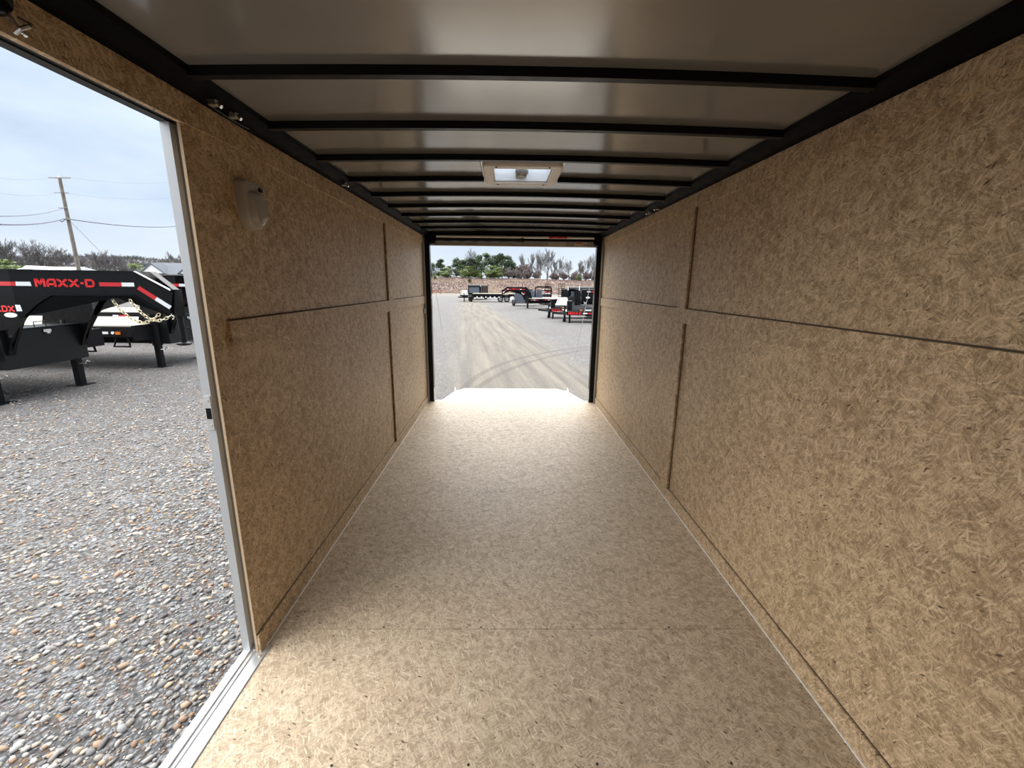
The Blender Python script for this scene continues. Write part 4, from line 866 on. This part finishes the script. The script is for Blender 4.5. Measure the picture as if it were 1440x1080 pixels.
def low_trailer(label, loc, rz, L_=5.2, lamps=True):
    """bumper-pull equipment trailer seen side on, tongue towards -x"""
    t = thing('equipment_trailer', label, 'trailer', loc, rz, 'low equipment trailers by the lane')
    for s_ in (-1, 1):
        y = s_ * 1.0
        r_ = B().box(0, L_, y - 0.03, y + 0.03, 0.42, 0.64, 0.006).done('side_rail', BLACKG, t)
        yo = y + s_ * 0.031
        bb = B(); lettering(bb, 'MAXX-D', 0.15, (0.10 if s_ < 0 else 0.85, yo, 0.455), (1 if s_ < 0 else -1, 0, 0), (0, 0, 1), (0, s_, 0), 0.75); bb.done('lettering', RED, r_)
        B().box(0.92, 1.16, *sorted((yo, yo + s_ * 0.004)), 0.50, 0.57).box(2.2, 2.5, *sorted((yo, yo + s_ * 0.004)), 0.50, 0.57).done('white_reflective_tape', WHITET, r_)
        B().box(1.165, 1.52, *sorted((yo, yo + s_ * 0.004)), 0.50, 0.57).box(1.8, 2.19, *sorted((yo, yo + s_ * 0.004)), 0.50, 0.57).done('red_reflective_tape', REDT, r_)
        B().box(0.3, L_, *sorted((s_ * 0.90, s_ * 0.985)), 0.645, 0.775).done('lamp_rail', DARKG, t)
        B().box(0.0, L_, *sorted((s_ * 0.90, s_ * 1.035)), 0.640, 0.646).done('rail_edge', ALUG, t)
        B().box(0.75, 0.88, *sorted((s_ * 0.98, s_ * 0.995)), 0.68, 0.74).done('amber_lamp', AMBER, t); B().box(1.05, 1.40, *sorted((s_ * 0.98, s_ * 0.99)), 0.68, 0.74).done('white_tape', WHITET, t)
        wheel(t, (L_ * 0.55, s_ * 1.18, 0.36), (0, 1, 0), 0.36, 0.22, s_); wheel(t, (L_ * 0.55 + 0.85, s_ * 1.18, 0.36), (0, 1, 0), 0.36, 0.22, s_)
        B().box(L_ * 0.55 - 0.5, L_ * 0.55 + 1.35, s_ * 1.18 - 0.14, s_ * 1.18 + 0.14, 0.78, 0.80).done('fender', TREAD, t)
        B().box(0.13, 0.23, y - 0.05, y + 0.05, 0.0, 0.42).box(0.08, 0.28, y - 0.09, y + 0.09, 0.0, 0.012).done('leg', BLACK, t)
        B().prism([(-0.45, -0.03), (0.02, s_ * 0.55), (0.02, s_ * 0.65), (-0.5, 0.05)] if s_ > 0 else [(-0.45, 0.03), (0.02, -0.55), (0.02, -0.65), (-0.5, -0.05)], lambda u, v: (u, v, 0.42), lambda u, v: (u, v, 0.56)).done('tongue_beam', BLACK, t)
    B().box(0.0, L_, -0.98, 0.98, 0.60, 0.64).done('deck', ALUG, t)
    B().box(-0.70, -0.4, -0.06, 0.06, 0.44, 0.56, 0.01).done('coupler', BLACK, t)
    j = B().cyl((-0.02, -0.3, 0.2), (-0.02, -0.3, 0.95), 0.05, 12).done('jack', BLACK, t); B().box(-0.10, 0.06, -0.38, -0.22, 0.0, 0.2).done('foot', BLACK, j)
    B().box(0.05, 0.32, -0.9, -0.55, 0.60, 1.22, 0.02).done('pump_box', BLACK, t)
    return t
e1 = low_trailer('nearest low black equipment trailer right of the lane, against the right rear post', (3.33, 25.2, gz(24.2)), 0.0, 5.2)
copy_thing(e1, 'second low black equipment trailer right of the lane, behind the nearest one', (2.75, 28.6, gz(27.5)), 0.0)
# far flatbed seen side on
fl = thing('flatbed_trailer', 'long black flatbed trailer with pale wooden deck parked across the far end of the lane', 'trailer', (-4.85, 62.5, gz(62)), 0.0)
B().box(0, 6.4, -1.1, 1.1, 1.12, 1.20).done('wood_deck', DECK, fl)
bb = B().box(-0.1, 6.4, -1.15, -1.09, 0.88, 1.12); bb.box(-0.1, 6.4, 1.09, 1.15, 0.88, 1.12); bb.box(0.0, 6.3, -0.5, -0.38, 0.62, 0.95).box(0.0, 6.3, 0.38, 0.5, 0.62, 0.95)
for i in range(8): bb.box(0.2 + i * 0.85, 0.3 + i * 0.85, -1.1, 1.1, 0.8, 1.1)
bb.done('frame', BLACK, fl)
bb = B()
for i in range(6): bb.box(0.55 + i * 0.62, 0.75 + i * 0.62, -1.17, -1.15, 0.62, 0.78)
bb.done('white_reflective_tape', WHITET, fl)
for s_ in (-1, 1):
    for u in (3.95, 4.85): wheel(fl, (u, s_ * 1.05, 0.42), (0, 1, 0), 0.42, 0.24, s_, ALUG)
B().box(-1.9, 0.0, -0.12, 0.12, 0.75, 0.95).prism([(-0.1, -1.1), (-0.1, -0.9), (-1.7, 0.12), (-1.7, -0.12)], lambda u, v: (u, v, 0.78), lambda u, v: (u, v, 0.93)).prism([(-0.1, 1.1), (-0.1, 0.9), (-1.7, -0.12), (-1.7, 0.12)], lambda u, v: (u, v, 0.78), lambda u, v: (u, v, 0.93)).done('tongue', BLACK, fl)
B().box(-0.2, -0.05, -1.0, -0.85, 0.0, 0.9).box(-0.3, 0.05, -1.08, -0.77, 0, 0.02).done('leg', BLACK, fl); B().box(-1.35, -1.25, -0.05, 0.05, 0, 1.2).done('jack', BLACK, fl)
tk = thing('utility_trailer', 'small white tank box on a black tongue at the left end of the far flatbed', 'trailer', (-6.2, 64.0, gz(64)), 0.0)
B().box(-0.42, 0.38, -0.5, 0.5, 0.72, 1.55, 0.03).done('white_box', WHITE, tk); B().box(-0.9, 1.3, -0.6, 0.6, 0.50, 0.70).done('frame', BLACK, tk); B().box(-0.1, 0.0, -0.05, 0.05, 0.0, 0.5).done('jack', BLACK, tk); wheel(tk, (0.9, -0.7, 0.33), (0, 1, 0), 0.33, 0.2, -1)
def dump(label, loc, rz, L_=4.6, h=1.55, w=2.0, name='dump_trailer', spare=True, cat='trailer'):
    """black dump trailer, its front towards -y"""
    t = thing(name, label, cat, loc, rz, 'black dump trailers in the yard'); hw = w / 2
    bd = B().prism([(0.0, 0.95), (0.35, 0.72), (L_, 0.72), (L_, 0.72 + h), (0.0, 0.72 + h)], lambda u, v: (-hw, u, v), lambda u, v: (hw, u, v)).done('dump_body', BLACKG, t)
    bb = B()
    for i in range(5):
        y = 0.35 + i * (L_ - 0.6) / 4
        for s_ in (-1, 1): bb.box(*sorted((s_ * hw, s_ * (hw + 0.06))), y, y + 0.08, 0.75, 0.70 + h)
    for s_ in (-1, 1): bb.box(*sorted((s_ * hw, s_ * (hw + 0.07))), 0, L_, 0.64 + h, 0.74 + h)
    bb.done('side_rib', BLACK, bd)
    B().box(-hw * 0.82, hw * 0.82, -0.02, 0.0, 0.95 + 0.1 * h, 0.55 + h).done('front_panel', GREYP, bd)
    B().box(-hw - 0.05, hw + 0.05, -0.22, 0.0, 0.60, 0.74).box(-0.45, 0.45, 0.0, L_, 0.45, 0.72).done('frame', BLACK, t)
    B().cyl((-hw - 0.04, -0.06, 0.80 + h), (hw + 0.04, -0.06, 0.80 + h), 0.11, 14).done('tarp_roll', TARP, t, True)
    B().box(-hw - 0.08, -hw - 0.03, -0.2, 0.1, 0.62 + h, 0.98 + h).box(hw + 0.03, hw + 0.08, -0.2, 0.1, 0.62 + h, 0.98 + h).box(-hw, hw, 0.0, 0.04, 0.90 + h, 0.925 + h).done('tarp_bracket', ALUW, t)
    if spare:
        for x in (-hw * 0.72, -hw * 0.25): wheel(t, (x, -0.30, 0.95), (0.25, 1, 0), 0.37, 0.22, -1)
    for s_ in (-1, 1):
        for y in (L_ * 0.5, L_ * 0.5 + 0.85): wheel(t, (s_ * (hw + 0.16), y, 0.38), (1, 0, 0), 0.38, 0.22, s_)
        B().box(s_ * 0.5 - 0.05, s_ * 0.5 + 0.05, -0.18, -0.08, 0.0, 0.6).done('leg', BLACK, t)
    return t
d8 = dump('black dump trailer with spare tyres on its front, right of the stand-up ramps', (6.35, 37.4, gz(36)), 0.0, 4.6, 1.15, 2.1)
d9 = dump('black dump trailer with white oval sticker and rolled tarp, right edge of the rear opening', (7.05, 34.6, gz(34)), 0.0, 4.6, 1.15, 2.5, spare=False)
bx_ = B().box(-1.24, -0.1, -0.75, -0.02, 0.45, 1.87, 0.03).done('hydraulic_box', BLACKG, d9)
B().box(-0.83, -0.55, -0.757, -0.75, 1.66, 1.73).done('white_reflective_tape', WHITET, bx_); B().box(-0.55, -0.22, -0.757, -0.75, 1.66, 1.73).done('red_reflective_tape', REDT, bx_)
B().prism([(-0.74 + 0.17 * math.cos(i * PI / 10), 1.25 + 0.075 * math.sin(i * PI / 10)) for i in range(20)], lambda u, v: (u, -0.757, v), lambda u, v: (u, -0.75, v)).done('oval_sticker', WHITE, bx_)
B().tube([(-1.05, -0.78, 0.95), (-0.98, -0.80, 0.80), (-1.04, -0.80, 0.72)], 0.03, 6).tube([(-0.86, -0.78, 0.92), (-0.92, -0.80, 0.76)], 0.03, 6).done('chain_hook', CHROME, bx_)
B().tube([(0.34 + 0.5 - 0.5 * math.cos(i * PI / 12), -0.5, 0.45 + 0.55 * math.sin(i * PI / 12)) for i in range(7)], 0.03, 6).done('fender_edge', WHITE, d9)
# far dump trailer behind the flatbed
d3 = dump('dark grey dump trailer standing behind the left part of the far flatbed', (-5.25, 70.0, gz(70)), -0.16, 6.0, 1.45, 2.0, spare=False)
B().box(-1.15, 1.15, -0.15, 6.0, 2.17, 2.26).done('tarp_cover', TARP, d3)
# grey box trailer behind the raised neck
gb = thing('cargo_trailer', 'blue-grey steel box trailer behind the raised gooseneck', 'trailer', (0.75, 48.5, gz(48.5)), 0.0)
B().prism([(0.10, 0.34), (2.35, 0.34), (2.35, 1.55), (2.0, 1.78), (0.15, 1.78)], lambda u, v: (u, 0, v), lambda u, v: (u, 2.0, v)).done('box_body', GREYP, gb)
B().box(-0.1, 2.5, 0.0, 2.0, 0.24, 0.34).done('frame', ALUG, gb); B().box(0.05, 2.1, -0.02, 1.9, 1.78, 1.86).done('lid', DARKG, gb)
wheel(gb, (0.0, -0.15, 0.33), (1, 0.3, 0), 0.33, 0.22, -1); wheel(gb, (0.0, 2.1, 0.33), (1, 0.3, 0), 0.33, 0.22, 1); B().box(-0.35, 0.0, -0.1, 0.5, 0.72, 1.0).done('white_fender', WHITE, gb)
B().prism([(2.6, 0.6), (3.4, 0.6), (3.1, 1.75), (2.6, 1.85)], lambda u, v: (u, 0.4, v), lambda u, v: (u, 1.9, v)).done('rear_body', GREYP, gb)
# trailer with stand-up ramps
rt = thing('ramp_trailer', 'black trailer with two upright ladder ramps in front of the hill', 'trailer', (5.4, 52.0, gz(52)), 0.0)
B().box(-1.25, 1.7, 0.0, 6.0, 0.55, 0.75).done('frame', BLACK, rt); B().box(-1.2, 1.65, 0.05, 6.0, 0.75, 0.79).done('deck', DECK, rt)
for x in (-0.91, 0.74):
    bb = B()
    for xx in (0.0, 0.36, 0.73): bb.box(x + xx, x + xx + 0.05, -0.06, 0.0, 0.60, 2.52)
    for i in range(8): bb.box(x, x + 0.78, -0.07, 0.01, 0.75 + i * 0.245, 0.81 + i * 0.245)
    bb.done('ramp', BLACKG, rt)
for s_ in (-1.1, 1.55): wheel(rt, (s_, 3.2, 0.38), (1, 0, 0), 0.38, 0.22, -1 if s_ < 0 else 1); wheel(rt, (s_, 4.1, 0.38), (1, 0, 0), 0.38, 0.22, -1 if s_ < 0 else 1)
for s_ in (-0.7, 1.2): B().box(s_ - 0.05, s_ + 0.05, 0.0, 0.1, 0, 0.55).done('leg', BLACK, rt)
# truck body with a tail rack behind the ramps
tb = thing('truck_bed', 'black rack-ended truck bed with red lamps behind the left upright ramp', 'truck bed', (4.9, 58.5, gz(58.5)), 0.0)
bb = B().box(-1.15, -1.0, 0, 0.1, 0.9, 2.12).box(1.0, 1.15, 0, 0.1, 0.9, 2.12).box(-0.85, 0.85, 0, 0.1, 2.08, 2.25).prism([(-1.15, 2.05), (-0.8, 2.25), (-0.8, 2.12), (-1.0, 2.0)], lambda u, v: (u, 0, v), lambda u, v: (u, 0.1, v)).prism([(1.15, 2.05), (0.8, 2.25), (0.8, 2.12), (1.0, 2.0)], lambda u, v: (u, 0, v), lambda u, v: (u, 0.1, v)).box(-1.1, 1.1, 0, 0.08, 1.62, 1.74)
bb.done('rack', BLACKG, tb); B().box(-1.15, 1.15, 0.0, 2.6, 0.78, 1.25).done('bed', DARKG, tb)
B().box(-1.02, -0.55, -0.02, 0.0, 1.66, 1.75).box(0.42, 0.95, 0.5, 0.6, 1.42, 1.68).done('tail_lamp', REDT, tb); B().box(-0.15, 0.1, -0.02, 0.0, 1.76, 1.86).box(-1.0, -0.7, 0.4, 0.5, 1.28, 1.5).box(0.42, 1.0, 0.4, 0.5, 1.28, 1.40).done('white_panel', WHITE, tb)
for s_ in (-1, 1): wheel(tb, (s_ * 1.0, 1.3, 0.42), (1, 0, 0), 0.42, 0.24, s_)
# pale sheet deck in front of the dump trailers
td = thing('tilt_trailer', 'pale tilted deck trailer between the ramps and the black dump trailers', 'trailer', (3.75, 33.0, gz(33)), 0.0)
slab(0.0, 4.5, -0.1, 1.0, 1.45, 0.7, 0.60, 1.15, 0.05).done('deck', DECK, td); B().box(0.0, 1.2, 0.1, 4.4, 0.42, 0.56).done('frame', BLACK, td)
for s_ in (-0.25, 1.55): wheel(td, (s_, 2.6, 0.36), (1, 0, 0), 0.36, 0.2, -1 if s_ < 0 else 1)
B().box(0.1, 0.2, 0.15, 0.25, 0, 0.45).box(1.1, 1.2, 0.15, 0.25, 0, 0.45).done('leg', BLACK, td)
# rusty pipe rack at the left end of the lane
rr = thing('pipe_rack', 'low rusty pipe rack at the foot of the hill, far left of the rear opening', 'rack', (-19.0, 114.0, gz(114)), 0.0)
bb = B()
for z in (0.35, 0.62, 0.86): bb.cyl((-3.2, 0.1 * z, z), (2.0, -0.3 * z, z + 0.05), 0.06, 8)
bb.done('pipes', RUST, rr); bb = B()
for x in (-2.6, -0.3, 1.8): bb.box(x - 0.06, x + 0.06, -0.3, 0.3, 0, 0.95)
bb.done('rack_post', RUST, rr)
